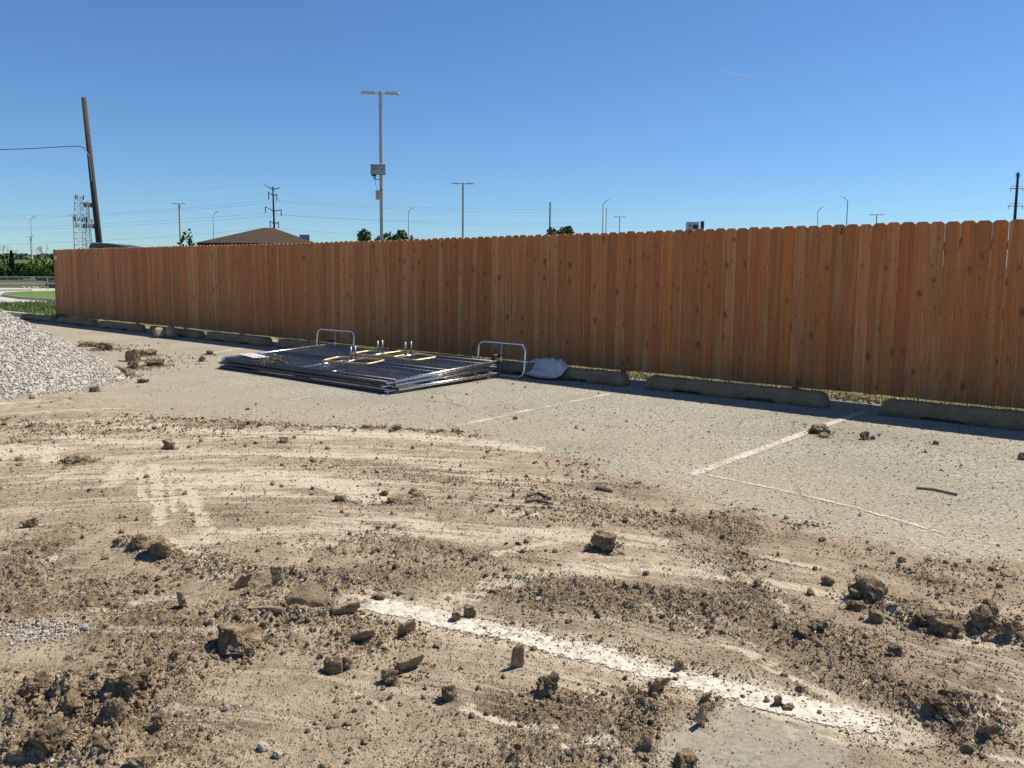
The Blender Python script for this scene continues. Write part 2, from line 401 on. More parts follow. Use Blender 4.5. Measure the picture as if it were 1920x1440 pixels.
def ground_mat():
    m, nt, b = new_mat('lot_ground', .95, spec=.2); N = NT(nt); p = N.pos()
    mud, pale, dark, dust, grass = [N.attr(k).outputs['Fac'] for k in ('mud', 'pale', 'dark', 'dust', 'grass')]
    # worn asphalt: exposed pale stones in a tan grey binder
    v1 = N.voro(p, 62).outputs['Color']
    n1 = N.noise(p, 60, 3); n2 = N.noise(p, 1.3, 5); n3 = N.noise(p, 9, 4, .6); n4 = N.noise(p, 260, 2)
    sep = N.n('ShaderNodeSeparateColor'); N.l(v1, sep.inputs[0])
    agg = N.ramp(sep.outputs[0], 0, 1)
    asp = N.mix(agg, (.085, .075, .055), (.42, .39, .31))
    nb = N.noise(p, 30, 5, .85)
    asp = N.mix(N.ramp(nb, .46, .62, .0, .7), asp, (.46, .425, .335))
    asp = N.mix(N.ramp(nb, .47, .38, 0, .8), asp, (.10, .088, .064))
    asp = N.mix(N.ramp(n1, .5, .72), asp, (.54, .50, .41))
    asp = N.mix(N.ramp(n1, .42, .30), asp, (.13, .11, .09))
    asp = N.mix(N.ramp(n2, .35, .7, 0, .35), asp, (.17, .15, .115))
    asp = N.mix(N.ramp(N.noise(N.mapv(p, (1, 1, 1)), .45, 5, .6), .48, .68, 0, .45), asp, (.185, .165, .135))
    asp = N.mix(N.math('MULTIPLY', dark, .55), asp, (.17, .165, .15))
    asp = N.mix(N.math('MULTIPLY', dust, N.ramp(n3, .3, .65, .35, 1.0)), asp, (.36, .295, .205))
    # cracks
    ck = N.voro(N.mapv(p, (1, 1, 1)), .38, 'DISTANCE_TO_EDGE')
    wn = N.n('ShaderNodeTexNoise'); wn.inputs['Scale'].default_value = 4; wn.inputs['Detail'].default_value = 6; N.l(p, wn.inputs['Vector'])
    vm = N.n('ShaderNodeVectorMath', operation='MULTIPLY_ADD'); N.l(wn.outputs['Color'], vm.inputs[0]); vm.inputs[1].default_value = (.22, .22, .22); N.l(p, vm.inputs[2])
    N.l(vm.outputs[0], ck.inputs['Vector'])
    crack = N.math('MULTIPLY', N.ramp(ck.outputs['Distance'], .006, .002), N.ramp(N.noise(p, .8, 2), .48, .6))
    asp = N.mix(N.math('MULTIPLY', crack, .35), asp, (.10, .085, .065))
    # mud
    m1 = N.noise(p, 7, 8, .65); m2 = N.noise(p, 45, 5, .7); m3 = N.noise(p, 180, 3, .6)
    mc = N.mix(N.ramp(m1, .35, .65), (.335, .255, .170), (.50, .405, .285))
    mc = N.mix(N.ramp(m2, .54, .68, 0, .8), mc, (.15, .104, .062))
    m4 = N.noise(p, 95, 4, .75); mc = N.mix(N.ramp(m4, .58, .68, 0, .75), mc, (.12, .083, .05))
    mc = N.mix(N.ramp(m3, .58, .70, 0, .7), mc, (.44, .37, .27))
    mc = N.mix(N.math('MULTIPLY', dark, N.ramp(m2, .3, .6, .45, 1.0)), mc, (.155, .11, .066))
    pl = N.math('MULTIPLY', N.ramp(pale, .1, .9), N.ramp(m2, .25, .5, .55, 1.0))
    mc = N.mix(pl, mc, (.66, .565, .425))
    mudf = N.ramp(N.math('ADD', mud, N.math('MULTIPLY', N.math('SUBTRACT', n3, .5), 1.1)), .32, .62)
    c = N.mix(mudf, asp, mc)
    pa = N.math('MULTIPLY', N.ramp(pale, .25, .9), N.ramp(n3, .35, .5))
    c = N.mix(N.math('MULTIPLY', pa, .7), c, (.60, .52, .39))
    # grass beyond the kerb
    g1 = N.noise(p, .12, 5); g2 = N.noise(p, 6, 5, .7)
    gc = N.mix(N.ramp(g2, .3, .7), (.035, .045, .014), (.13, .12, .05))
    gc = N.mix(N.ramp(g1, .5, .7), gc, (.17, .18, .07))
    c = N.mix(grass, c, gc)
    N.l(c, b.inputs['Base Color'])
    h = N.math('ADD', N.math('MULTIPLY', agg, .5), N.math('MULTIPLY', n4, .6))
    h = N.math('ADD', h, N.math('MULTIPLY', mudf, N.math('MULTIPLY', m2, 3.0)))
    h = N.math('ADD', h, N.math('MULTIPLY', mudf, N.math('MULTIPLY', m3, 1.3)))
    h = N.math('SUBTRACT', h, N.math('MULTIPLY', crack, 1.0))
    N.bump(h, .85, .007, b)
    return m
def dirt_mat(name, dark_c=(.115, .08, .05), light_c=(.27, .205, .14), sc=18):
    m, nt, b = new_mat(name, .95, spec=.15); N = NT(nt); p = N.pos()
    n1 = N.noise(p, sc, 6, .65); n2 = N.noise(p, sc * 7, 4, .7)
    c = N.mix(N.ramp(n1, .35, .68), dark_c, light_c)
    c = N.mix(N.ramp(n2, .60, .75, 0, .55), c, (.42, .35, .26))
    a = N.attr('var').outputs['Fac']
    c = N.mix(N.ramp(a, .93, .97), c, (.62, .57, .49))
    c = N.mix(N.ramp(a, 0, .5, .45, 0), c, (.075, .052, .033))
    c = N.mix(N.ramp(N.noise(p, sc * 2.6, 3, .6), .52, .62, 0, .5), c, (.12, .085, .052))
    N.l(c, b.inputs['Base Color'])
    N.bump(N.math('ADD', n1, N.math('MULTIPLY', n2, .5)), .9, .012, b)
    return m
def concrete_mat(name, a=(.30, .27, .22), bb=(.45, .41, .34)):
    m, nt, b = new_mat(name, .9, spec=.25); N = NT(nt); p = N.pos()
    n1 = N.noise(p, 4, 7, .65); n2 = N.noise(p, 55, 4, .8); v = N.voro(p, 70).outputs['Distance']
    c = N.mix(N.ramp(n1, .3, .7), a, bb)
    c = N.mix(N.ramp(n2, .52, .64, 0, .8), c, (.10, .08, .055))
    c = N.mix(N.ramp(v, .12, .05, 0, .5), c, (.55, .5, .43))
    N.l(c, b.inputs['Base Color'])
    N.bump(N.math('ADD', N.math('MULTIPLY', n1, 2), n2), .8, .008, b)
    return m
def paint_mat():
    m, nt, b = new_mat('worn_white_paint', .8, spec=.25); N = NT(nt); p = N.pos()
    n1 = N.noise(p, 28, 6, .7); n2 = N.noise(p, 3, 4); n3 = N.noise(p, 150, 3, .6)
    c = N.mix(N.ramp(n1, .35, .6), (.36, .31, .24), (.60, .55, .46))
    N.l(c, b.inputs['Base Color'])
    cov = N.attr('cov').outputs['Fac']
    n5 = N.noise(p, 70, 4, .75)
    f = N.math('ADD', cov, N.math('MULTIPLY', N.math('SUBTRACT', n1, .5), .9))
    f = N.math('ADD', f, N.math('MULTIPLY', N.math('SUBTRACT', n2, .5), .7))
    f = N.math('ADD', f, N.math('MULTIPLY', N.math('SUBTRACT', n5, .5), 1.3))
    f = N.math('ADD', f, N.math('MULTIPLY', N.math('SUBTRACT', n3, .5), .8))
    al = N.ramp(f, .42, .56)
    N.l(al, b.inputs['Alpha'])
    N.bump(n3, .4, .003, b)
    return m
def wood_mat():
    m, nt, b = new_mat('cedar_boards', .72, spec=.3); N = NT(nt); o = N.obj()
    col = N.attr('bcol').outputs['Color']; off = N.attr('boff').outputs['Vector']
    vm = N.n('ShaderNodeVectorMath', operation='ADD'); N.l(o, vm.inputs[0]); N.l(off, vm.inputs[1]); q = vm.outputs[0]
    wk = N.n('ShaderNodeTexNoise'); wk.inputs['Scale'].default_value = 22; wk.inputs['Detail'].default_value = 3; N.l(q, wk.inputs['Vector'])
    qk = N.n('ShaderNodeVectorMath', operation='MULTIPLY_ADD'); N.l(wk.outputs['Color'], qk.inputs[0]); qk.inputs[1].default_value = (.030, 0, .045); N.l(q, qk.inputs[2])
    kv = N.mapv(qk.outputs[0], (8.5, 1.0, 5.0))
    k1 = N.voro(kv, 1.0); k1.inputs['Randomness'].default_value = .9
    sepc = N.n('ShaderNodeSeparateColor'); N.l(k1.outputs['Color'], sepc.inputs[0])
    size = N.math('MULTIPLY', N.math('POWER', N.ramp(sepc.outputs[0], .12, 1.0), 1.8), .20)
    kd = N.math('SUBTRACT', k1.outputs['Distance'], size)
    knot = N.ramp(kd, .05, -.01)
    halo = N.ramp(kd, .20, .0)
    ring = N.math('SINE', N.math('MULTIPLY', kd, 90))
    # small pin knots and resin streaks
    k2 = N.voro(N.mapv(qk.outputs[0], (19, 1, 10), (3.3, 0, 1.2)), 1.0); sp2 = N.n('ShaderNodeSeparateColor'); N.l(k2.outputs['Color'], sp2.inputs[0])
    pin = N.math('MULTIPLY', N.ramp(k2.outputs['Distance'], .17, .08), N.ramp(sp2.outputs[1], .55, .65))
    # grain, bent round the knots
    gq = N.n('ShaderNodeVectorMath', operation='MULTIPLY_ADD'); gq.inputs[1].default_value = (1, 1, 1)
    cmb = N.n('ShaderNodeCombineXYZ'); N.l(N.math('MULTIPLY', halo, .012), cmb.inputs[0])
    N.l(q, gq.inputs[0]); N.l(cmb.outputs[0], gq.inputs[2])
    g1 = N.noise(N.mapv(gq.outputs[0], (55, 55, 1.6)), 1.0, 5, .6, .4)
    g2 = N.noise(N.mapv(gq.outputs[0], (180, 180, 5)), 1.0, 3, .6)
    g3 = N.noise(N.mapv(q, (9, 9, .45)), 1.0, 3, .5, .6)
    c = N.mix(N.ramp(g1, .40, .66, 0, .6), col, (.19, .08, .03))
    c = N.mix(N.ramp(g1, .56, .72, 0, .35), c, (.62, .35, .15))
    c = N.mix(N.ramp(g3, .52, .68, 0, .6), c, (.46, .155, .04))
    c = N.mix(N.ramp(g3, .46, .30, 0, .5), c, (.58, .35, .16))
    c = N.mix(N.ramp(g2, .55, .7, 0, .25), c, (.14, .065, .03))
    c = N.mix(N.math('MULTIPLY', N.ramp(kd, .22, .03), .38), c, (.24, .09, .03))
    c = N.mix(N.math('MULTIPLY', N.ramp(ring, .2, 1), N.math('MULTIPLY', halo, .35)), c, (.16, .06, .025))
    c = N.mix(N.math('MULTIPLY', knot, .75), c, (.15, .055, .022))
    core = N.ramp(N.math('SUBTRACT', k1.outputs['Distance'], N.math('MULTIPLY', size, .45)), .02, -.02)
    c = N.mix(N.math('MULTIPLY', core, N.math('MULTIPLY', knot, .5)), c, (.34, .15, .06))
    c = N.mix(N.math('MULTIPLY', pin, .8), c, (.09, .035, .018))
    edge = N.attr('edge').outputs['Fac']
    N.l(c, b.inputs['Base Color'])
    N.bump(N.math('ADD', g1, N.math('MULTIPLY', g2, .6)), .35, .003, b)
    return m
def simple(name, col, rough=.6, metal=0.0, sc=12, var=.25, bump=.15):
    m, nt, b = new_mat(name, rough, metal); N = NT(nt); p = N.obj()
    n1 = N.noise(p, sc, 5, .6)
    dk = tuple(c * (1 - var) for c in col); lt = tuple(min(1, c * (1 + var)) for c in col)
    N.l(N.mix(N.ramp(n1, .3, .7), dk, lt), b.inputs['Base Color'])
    N.l(N.ramp(n1, .3, .7, max(.05, rough - .12), min(1, rough + .12)), b.inputs['Roughness'])
    if bump: N.bump(n1, bump, .004, b)
    return m
def leaf_mat(name, a, bb):
    m, nt, b = new_mat(name, .6, spec=.3); N = NT(nt)
    v = N.attr('var').outputs['Fac']
    N.l(N.mix(v, a, bb), b.inputs['Base Color'])
    return m
MG = ground_mat()
MDIRT = dirt_mat('dried_mud', (.12, .085, .052), (.40, .31, .21))
MCLOD = dirt_mat('mud_clod', (.13, .09, .053), (.39, .30, .195), 22)
MSLAB = dirt_mat('mud_slab', (.24, .178, .112), (.42, .33, .225), 14)
MCONC = concrete_mat('wheel_stop_concrete', (.205, .13, .068), (.35, .24, .14))
MKERB = concrete_mat('kerb_concrete', (.42, .38, .31), (.6, .55, .46))
MROAD = concrete_mat('driveway_concrete', (.42, .39, .34), (.55, .52, .46))
MPAINT = paint_mat()
MWOOD = wood_mat()
MPOST = simple('fence_post_wood', (.13, .06, .03), .8, 0, 20, .35)
MSTEEL = simple('galvanised_steel', (.62, .63, .64), .30, 1.0, 40, .18, .05)
MDULL = simple('dark_shaded_steel_tube', (.11, .115, .13), .50, 1.0, 30, .3, .05)  # dark steel; on the long panel tubes their shade is put into the colour
MRUST = simple('yellowed_steel_tube', (.50, .38, .20), .5, .7, 25, .35, .1)
MPIN = simple('grey_steel_pin', (.30, .29, .28), .5, .9, 30, .25, .05)
MMESH = simple('dark_chain_link', (.17, .175, .19), .38, .85, 30, .3, 0)
MBAG = simple('sandbag_fabric', (.56, .50, .46), .9, 0, 30, .15, .3)
MBAG2 = simple('sandbag_tan_fabric', (.27, .22, .16), .9, 0, 30, .2, .4)
MPOLE = simple('painted_light_pole', (.50, .47, .44), .55, .1, 6, .12, .05)
MLAMP = simple('lamp_head_paint', (.62, .62, .60), .5, .2, 20, .1, 0)
MDARK = simple('dark_metal', (.05, .05, .055), .5, .4, 20, .3, 0)
MTIMBER = simple('utility_pole_timber', (.040, .031, .025), .85, 0, 9, .45, .5)
MWIRE = simple('wire', (.16, .17, .19), .6, .3, 20, .2, 0)
MLATT = simple('tower_lattice_steel', (.33, .34, .35), .6, .5, 2, .2, 0)
MTPOLE = simple('weathering_steel_pole', (.075, .055, .045), .7, .3, 3, .3, 0)
MLEAFD = leaf_mat('dark_leaves', (.025, .06, .014), (.085, .15, .035))
MLEAFL = leaf_mat('light_leaves', (.07, .14, .022), (.16, .26, .05))
MLEAFC = leaf_mat('conifer_needles', (.008, .018, .010), (.022, .042, .02))
MGRASSB = leaf_mat('grass_blades', (.055, .11, .02), (.20, .26, .07))
MDRYLEAF = leaf_mat('dry_leaves', (.09, .06, .025), (.36, .30, .16))
MBARK = simple('bark', (.11, .085, .06), .9, 0, 8, .3, .4)
MBAREB = simple('bare_branches', (.22, .19, .16), .9, 0, 8, .3, 0)

# ------------------------------------------------------------------ ground: one sheet from under the camera to the horizon
def build_ground():
    A = math.radians(41)
    ang = np.concatenate([np.linspace(-math.pi, -A, 60)[:-1], np.linspace(-A, A, 1150), np.linspace(A, math.pi, 60)[1:-1]])
    R = np.concatenate([np.geomspace(.3, 1.7, 24)[:-1], np.geomspace(1.7, 8, 780)[:-1], np.geomspace(8, 17, 150)[:-1], np.geomspace(17, 9000, 90)])
    nr, na = len(R), len(ang)
    rr, aa = np.meshgrid(R, ang, indexing='ij')
    x = (rr * np.sin(aa)).ravel(); y = (rr * np.cos(aa)).ravel()
    parts = [fields(x[i:i + 200000], y[i:i + 200000]) for i in range(0, len(x), 200000)]
    mud, pale, dark, rough, dust, grass, h = [np.concatenate(k) for k in zip(*parts)]
    V = np.stack([x, y, h], 1)
    V = np.concatenate([V, [[0, 0, 0]]])
    i, j = np.meshgrid(np.arange(nr - 1), np.arange(na), indexing='ij')
    j2 = (j + 1) % na
    Q = np.stack([i * na + j, i * na + j2, (i + 1) * na + j2, (i + 1) * na + j], -1).reshape(-1, 4)[:, ::-1]
    T = np.stack([np.full(na, nr * na), (np.arange(na) + 1) % na, np.arange(na)], 1)
    ff = np.concatenate([Q.ravel(), T.ravel()]); sz = np.concatenate([np.full(len(Q), 4), np.full(len(T), 3)])
    e = lambda a: np.append(a, 0)
    me = raw_mesh('ground', V, ff, sz, MG, True, dict(mud=e(mud), pale=e(pale), dark=e(dark), dust=e(dust), grass=e(grass)))
    tag(link('ground', me), kind='structure', label='worn asphalt lot half covered with dried churned mud')
build_ground()

# ------------------------------------------------------------------ painted stall lines, laid on the asphalt
def stripe(px, width, cov=1.0, w_end=None, lift=.004, ends=True):
    P = poly(px); seg = np.linalg.norm(np.diff(P, axis=0), axis=1); L = np.concatenate([[0], np.cumsum(seg)])
    n = max(8, int(L[-1] / .008)); t = np.linspace(0, L[-1], n)
    cx = np.interp(t, L, P[:, 0]); cy = np.interp(t, L, P[:, 1])
    tx = np.gradient(cx); ty = np.gradient(cy); l = np.hypot(tx, ty); nx, ny = -ty / l, tx / l
    m = 17; V = []; C = []
    for k in range(m):
        u = (k / (m - 1) - .5)
        wd = width if w_end is None else np.interp(t, [0, L[-1]], [width, w_end])
        x = cx + nx * wd * u; y = cy + ny * wd * u
        f = fields(x, y)
        z = f[6] + lift
        V.append(np.stack([x, y, z], 1))
        C.append((cov - .25 * np.clip(f[3], 0, 1)) * (1 - .55 * (abs(u) * 2) ** 4) * np.clip(np.minimum(t, L[-1] - t) / .12 + .4, 0, 1))
    V = np.array(V).transpose(1, 0, 2).reshape(-1, 3); C = np.array(C).T.ravel()
    i, j = np.meshgrid(np.arange(n - 1), np.arange(m - 1), indexing='ij')
    Q = np.stack([i * m + j, (i + 1) * m + j, (i + 1) * m + j + 1, i * m + j + 1], -1).reshape(-1, 4)
    o = link('parking_line', raw_mesh('parking_line', V, Q.ravel(), np.full(len(Q), 4), MPAINT, True, dict(cov=C)))
    tag(o, kind='structure')
stripe([(1618, 773), (1500, 815), (1290, 893)], .105, .60)
stripe([(1148, 738), (1000, 768), (850, 801)], .10, .50)
stripe([(652, 729), (600, 740), (540, 752)], .10, .40)
stripe([(460, 652), (395, 663)], .10, .6)
stripe([(1318, 889), (1450, 916), (1600, 951), (1775, 1003)], .045, .54)
stripe([(690, 1130), (900, 1178), (1100, 1225), (1300, 1280), (1480, 1325), (1670, 1370)], .135, .70, .155, .004)
stripe([(1790, 1006), (1900, 1030)], .03, .3)

# ------------------------------------------------------------------ wooden fence
def build_fence():
    s0, s1 = 24.9, -1.6
    D = 9.4
    root = thing('wooden_fence', 'tall new red brown cedar fence with dog eared boards along the lot', 'fence', SN(s0, D, 0), ROTZ)
    # local x runs towards the near end, local y away from the lot
    Ltot = s0 - s1; pitch = .1445; nb = int(Ltot / pitch)
    per = int(round(2.4 / pitch))
    pal = [(.46, .215, .080), (.43, .19, .068), (.50, .25, .10), (.40, .165, .055), (.46, .225, .09), (.42, .18, .062)]
    gi = 0
    r = random.Random(5)
    for b0 in range(0, nb, per):
        V = []; Fs = []; bc = []; bo = []
        for i in range(b0, min(nb, b0 + per)):
            x0 = i * pitch; wd = pitch - (.0025 + (.002 if r.random() < .12 else 0) * r.random()); th = .016
            zb = .104 + r.uniform(-.006, .006) + .008 * math.sin(i * .05); zt = 2.03 + r.uniform(-.007, .007) + .010 * math.sin(i * .043 + 1)
            y0 = r.uniform(-.004, .003) - th; tw = r.uniform(-.003, .003); lean = r.uniform(-.001, .001)
            cz = .026; cw = .030
            xs = [x0, x0 + wd]
            # outline, front
            out = [(x0, zb), (x0 + wd, zb), (x0 + wd + lean, zt - cz), (x0 + wd - cw + lean, zt), (x0 + cw + lean, zt), (x0 + lean, zt - cz)]
            base = len(V)
            for (px, pz) in out:
                V.append((px, y0 + tw * ((px - x0) / wd - .5) * 2, pz))
            for (px, pz) in out:
                V.append((px, y0 + th + tw * ((px - x0) / wd - .5) * 2, pz))
            Fs.append((base, base + 1, base + 2, base + 5)); Fs.append((base + 5, base + 2, base + 3, base + 4))
            Fs.append((base + 7, base + 6, base + 11, base + 8)); Fs.append((base + 8, base + 11, base + 10, base + 9))
            for k in range(6):
                k2 = (k + 1) % 6
                Fs.append((base + k2, base + k, base + 6 + k, base + 6 + k2))
            c = list(pal[r.randrange(len(pal))]); t = r.random(); 
            if t < .08: c = [.42, .145, .058]
            elif t < .085: c = [.54, .29, .125]
            elif t < .12: c = [.48, .195, .05]
            v = r.uniform(.88, 1.22); c = [k * v for k in c]
            o = (r.uniform(0, 60), r.uniform(0, 60), r.uniform(0, 60))
            c = [c[0] * 1.14, c[1] * .94, c[2] * .82]; bc += [(*c, 1)] * 12; bo += [(*o, 1)] * 12
        me = raw_mesh('board_panel', np.array(V), [i for f in Fs for i in f], [len(f) for f in Fs], MWOOD, False, dict(bcol=np.array(bc), boff=np.array(bo)))
        link('board_panel', me, root)
    for z in (.38, 1.08, 1.78):
        m = MB(); m.box((Ltot / 2, .004 + .019, z), (Ltot, .038, .088)); m.build('rail', MPOST, root)
    x = 0.06
    for i in range(12):
        xp = .1 + i * 2.41 - .05
        if xp > Ltot: break
        m = MB(); m.box((xp, .043 + .045, .95), (.09, .089, 1.95)); m.build('post', MPOST, root)
    # small pale tag stapled at the far top end
    m = MB(); m.box((.19, -.024, 1.80), (.20, .004, .11)); t = m.build('tag', simple('tag_plastic', (.55, .5, .46), .6), root)
    return root
build_fence()

# ------------------------------------------------------------------ wheel stops
def wheel_stop_mesh(seed):
    r = random.Random(seed)
    L = 2.22; hw = .105; ht = .066; H = .165
    nx = 64; prof_n = 9
    V = []; Fs = []
    gaps = [(-.70, -.34), (.22, .58)]
    for i in range(nx + 1):
        x = -L / 2 + L * i / nx
        e = min(1, (L / 2 - abs(x)) / .05)      # sloped ends
        Hh = H * (.45 + .55 * e)
        lift = 0
        for a, b in gaps:
            if a < x < b:
                lift = .034 + .006 * math.sin(x * 40)
        zs = [lift, lift, Hh * .4, Hh * .82, Hh, Hh, Hh * .82, Hh * .4, lift]
        ys = [.09, -hw, -hw * .97, -ht * 1.25, -ht, ht, ht * 1.25, hw * .97, hw]
        for y, z in zip(ys, zs):
            q = Vector((x * 6 + seed, y * 9, z * 9))
            k = .006 * mnoise.noise(q) + .004 * mnoise.noise(q * 3.7)
            V.append((x + k, y + k * 1.4, max(0, z + k * .9) if z > .01 else z))
    n = prof_n
    for i in range(nx):
        for k in range(1, n - 1):
            Fs.append((i * n + k, i * n + k + 1, (i + 1) * n + k + 1, (i + 1) * n + k)[::-1])
        Fs.append((i * n + n - 1, i * n + 1, (i + 1) * n + 1, (i + 1) * n + n - 1)[::-1])
    Fs.append(tuple(range(1, n))); Fs.append(tuple(nx * n + k for k in range(1, n))[::-1])
    return raw_mesh('wheel_stop', np.array(V), [i for f in Fs for i in f], [len(f) for f in Fs], MCONC, True)
STOPS = [(25.6, 'farthest concrete wheel stop, past the far end of the fence'),
         (23.05, 'second farthest concrete wheel stop, at the far end of the fence'),
         (20.5, 'third concrete wheel stop from the far end, under the fence'),
         (17.8, 'concrete wheel stop with a tan sandbag slumped on its near end'),
         (15.3, 'concrete wheel stop just beyond the far stand of the panel stack'),
         (12.75, 'concrete wheel stop partly hidden behind the far corner of the panel stack'),
         (10.05, 'concrete wheel stop hidden behind the middle of the fence panel stack'),
         (7.32, 'concrete wheel stop with a grey sandbag draped over it'),
         (4.80, 'long concrete wheel stop lying alone in front of the fence, right of the sandbag'),
         (2.02, 'nearest concrete wheel stop, running out of the right edge')]
for i, (s, lab) in enumerate(STOPS):
    o = link('wheel_stop', wheel_stop_mesh(i * 13 + 1), None, SN(s - 1.11, 8.76 + random.uniform(-.03, .03), .002), ROTZ + random.uniform(-.012, .012))
    tag(o, lab, 'wheel stop', 'concrete wheel stops in front of the fence')

# ------------------------------------------------------------------ gravel pile
def build_pile():
    C = np.array([-7.2, 9.95]); R = 1.86; Hh = 1.34
    def pz(x, y):
        dx = x - C[0]; dy = y - C[1]; r = np.hypot(dx, dy); a = np.arctan2(dy, dx)
        Ra = R * (1 + .06 * np.sin(a * 3 + 1) + .03 * np.sin(a * 7))
        t = np.clip(1 - r / Ra, 0, 1)
        z = Hh * t * (1 - .12 * t) + .0
        return z + .05 * fbm(x / .5, y / .5, 3, 5) * np.clip(t * 6, 0, 1) - .03 * (t <= 0)
    na, nr = 160, 60
    V = []; 
    aa, rr = np.meshgrid(np.linspace(0, 2 * np.pi, na, endpoint=False), np.linspace(0.001, R * 1.12, nr), indexing='ij')
    x = (C[0] + rr * np.cos(aa)).ravel(); y = (C[1] + rr * np.sin(aa)).ravel(); z = pz(x, y)
    i, j = np.meshgrid(np.arange(na), np.arange(nr - 1), indexing='ij'); i2 = (i + 1) % na
    Q = np.stack([i * nr + j, i * nr + j + 1, i2 * nr + j + 1, i2 * nr + j], -1).reshape(-1, 4)
    # stones
    n = 46000
    a = rng.uniform(-np.pi, np.pi, n); r = R * 1.06 * np.sqrt(rng.uniform(0, 1, n))
    sx = C[0] + r * np.cos(a); sy = C[1] + r * np.sin(a)
    vis = (sx > -8.6) & (sy < 10.9)
    sx, sy = sx[vis], sy[vis]
    # a few that rolled off the foot
    m = 1500; a = rng.uniform(-1.9, .6, m); r = R * (1.0 + np.abs(rng.normal(0, .10, m)))
    sx = np.concatenate([sx, C[0] + r * np.cos(a)]); sy = np.concatenate([sy, C[1] + r * np.sin(a)])
    size = -.0 + .006 + .013 * rng.uniform(0, 1, len(sx)) ** 1.8
    sz = np.maximum(pz(sx, sy), 0) + size * rng.uniform(.1, .7, len(sx))
    LV, LF, k = lumps(np.stack([sx, sy, sz], 1), size, 0, .3)
    var = np.repeat(rng.uniform(0, 1, len(sx)), k)
    Vt = np.concatenate([np.stack([x, y, z], 1), LV])
    ff = np.concatenate([Q.ravel(), (LF + len(x)).ravel()]); szs = np.concatenate([np.full(len(Q), 4), np.full(len(LF), 3)])
    m_, nt_, b = new_mat('white_gravel', .9, spec=.3); N = NT(nt_)
    v = N.attr('var').outputs['Fac']; nn = N.noise(N.pos(), 60, 3)
    c = N.mix(v, (.24, .215, .185), (.66, .615, .54)); c = N.mix(N.ramp(v, .9, .95), c, (.24, .20, .16)); c = N.mix(N.ramp(nn, .55, .7, 0, .3), c, (.35, .32, .28))
    N.l(c, b.inputs['Base Color'])
    o = link('gravel_pile', raw_mesh('gravel_pile', Vt, ff, szs, m_, False, dict(var=np.concatenate([np.full(len(x), .35), var]))))
    tag(o, 'cone shaped heap of white crushed stone at the left edge', 'gravel pile')
    return m_
MGRAV = build_pile()

# ------------------------------------------------------------------ clods, slabs of mud
def clod_mesh(name, w, dpt, h, seed, level=5, mat=None, blocky=.6, rgh=1.0, cuts=6, kx=0.0):
    V, Fc = ico(level); V = V.copy()
    r = random.Random(seed)
    V = np.sign(V) * np.abs(V) ** blocky
    V /= np.abs(V).max()
    for _ in range(cuts):       # flat broken faces
        nrm = np.array([r.gauss(0, 1), r.gauss(0, 1), r.gauss(0, .7)]); nrm /= np.linalg.norm(nrm)
        dcut = r.uniform(.55, .85); e = V @ nrm - dcut; V -= np.outer(np.clip(e, 0, None) * .9, nrm)
    S = max(w, dpt, h)
    out = np.empty_like(V); sv = Vector((seed * 1.7, seed * .9, seed * 2.3))
    half = np.array([w / 2, dpt / 2, h / 2])
    Vm = V * half
    for i, p in enumerate(Vm):
        q = Vector(p)
        u = q / S
        n1 = mnoise.noise(u * 3.2 + sv); n2 = mnoise.noise(u * 8 + sv); n3 = mnoise.noise(u * 19 + sv); n4 = mnoise.noise(u * 42 + sv)
        k = 1 + rgh * (.28 * n1 + .16 * n2 + .15 * (abs(n3) - .2) + .065 * n4)
        out[i] = p * k
    if kx: out[:, 0] += kx * np.abs(out[:, 2]) / max(h, .001) * w
    out[:, 2] = np.where(out[:, 2] < -h * .42, -h * .42 + (out[:, 2] + h * .42) * .3, out[:, 2])
    return raw_mesh(name, out, Fc.ravel(), np.full(len(Fc), 3), mat or MCLOD, False, dict(var=np.full(len(V), .6 if name != 'pale_stone' else .2)))
AROUND = []
def put_clod(x0, x1, y0, y1, label, seed, grp=None, slab=False, name=None, cat=None, mat=None, dratio=.8, tilt=None, rz=None, level=5, group='larger mud clods', rgh=1.0, blocky=.6):
    """a clod seen between x0..x1 and y0..y1 in the photograph, standing where its foot is"""
    xc = (x0 + x1) / 2
    g = G(xc, y1); dist = float(np.hypot(g[0], g[1])); wpx = (x1 - x0); hpx = (y1 - y0)
    w_ = wpx * dist / F * .96; d_ = w_ * dratio
    pitch = math.atan2(EYE, dist)
    h_ = max(.35 * w_ if not slab else .02, (hpx * dist / F - d_ * .35 * math.sin(pitch)) / math.cos(pitch))
    c = g[:2] + (g[:2] / dist) * d_ * .35
    z = hz(c[0], c[1])
    if slab:
        me = clod_mesh(name or 'mud_slab', w_, max(.02, w_ * .2), h_ * 1.1, seed, level, mat or MSLAB, .55, .85, 5)
    else:
        me = clod_mesh(name or 'dirt_clod', w_, d_, h_, seed, level, mat or MCLOD, blocky, rgh, 7)
    o = link(name or ('mud_slab' if slab else 'dirt_clod'), me, None, (c[0], c[1], z + h_ * .36))
    rr = random.Random(seed)
    o.rotation_euler = (rr.uniform(-.15, .15) if tilt is None else tilt, rr.uniform(-.1, .1), rr.uniform(-.3, .3) if rz is None else rz)
    tag(o, label, cat or ('mud slab' if slab else 'dirt clod'), group)
    AROUND.append((c[0], c[1], w_, d_, seed))
    return o
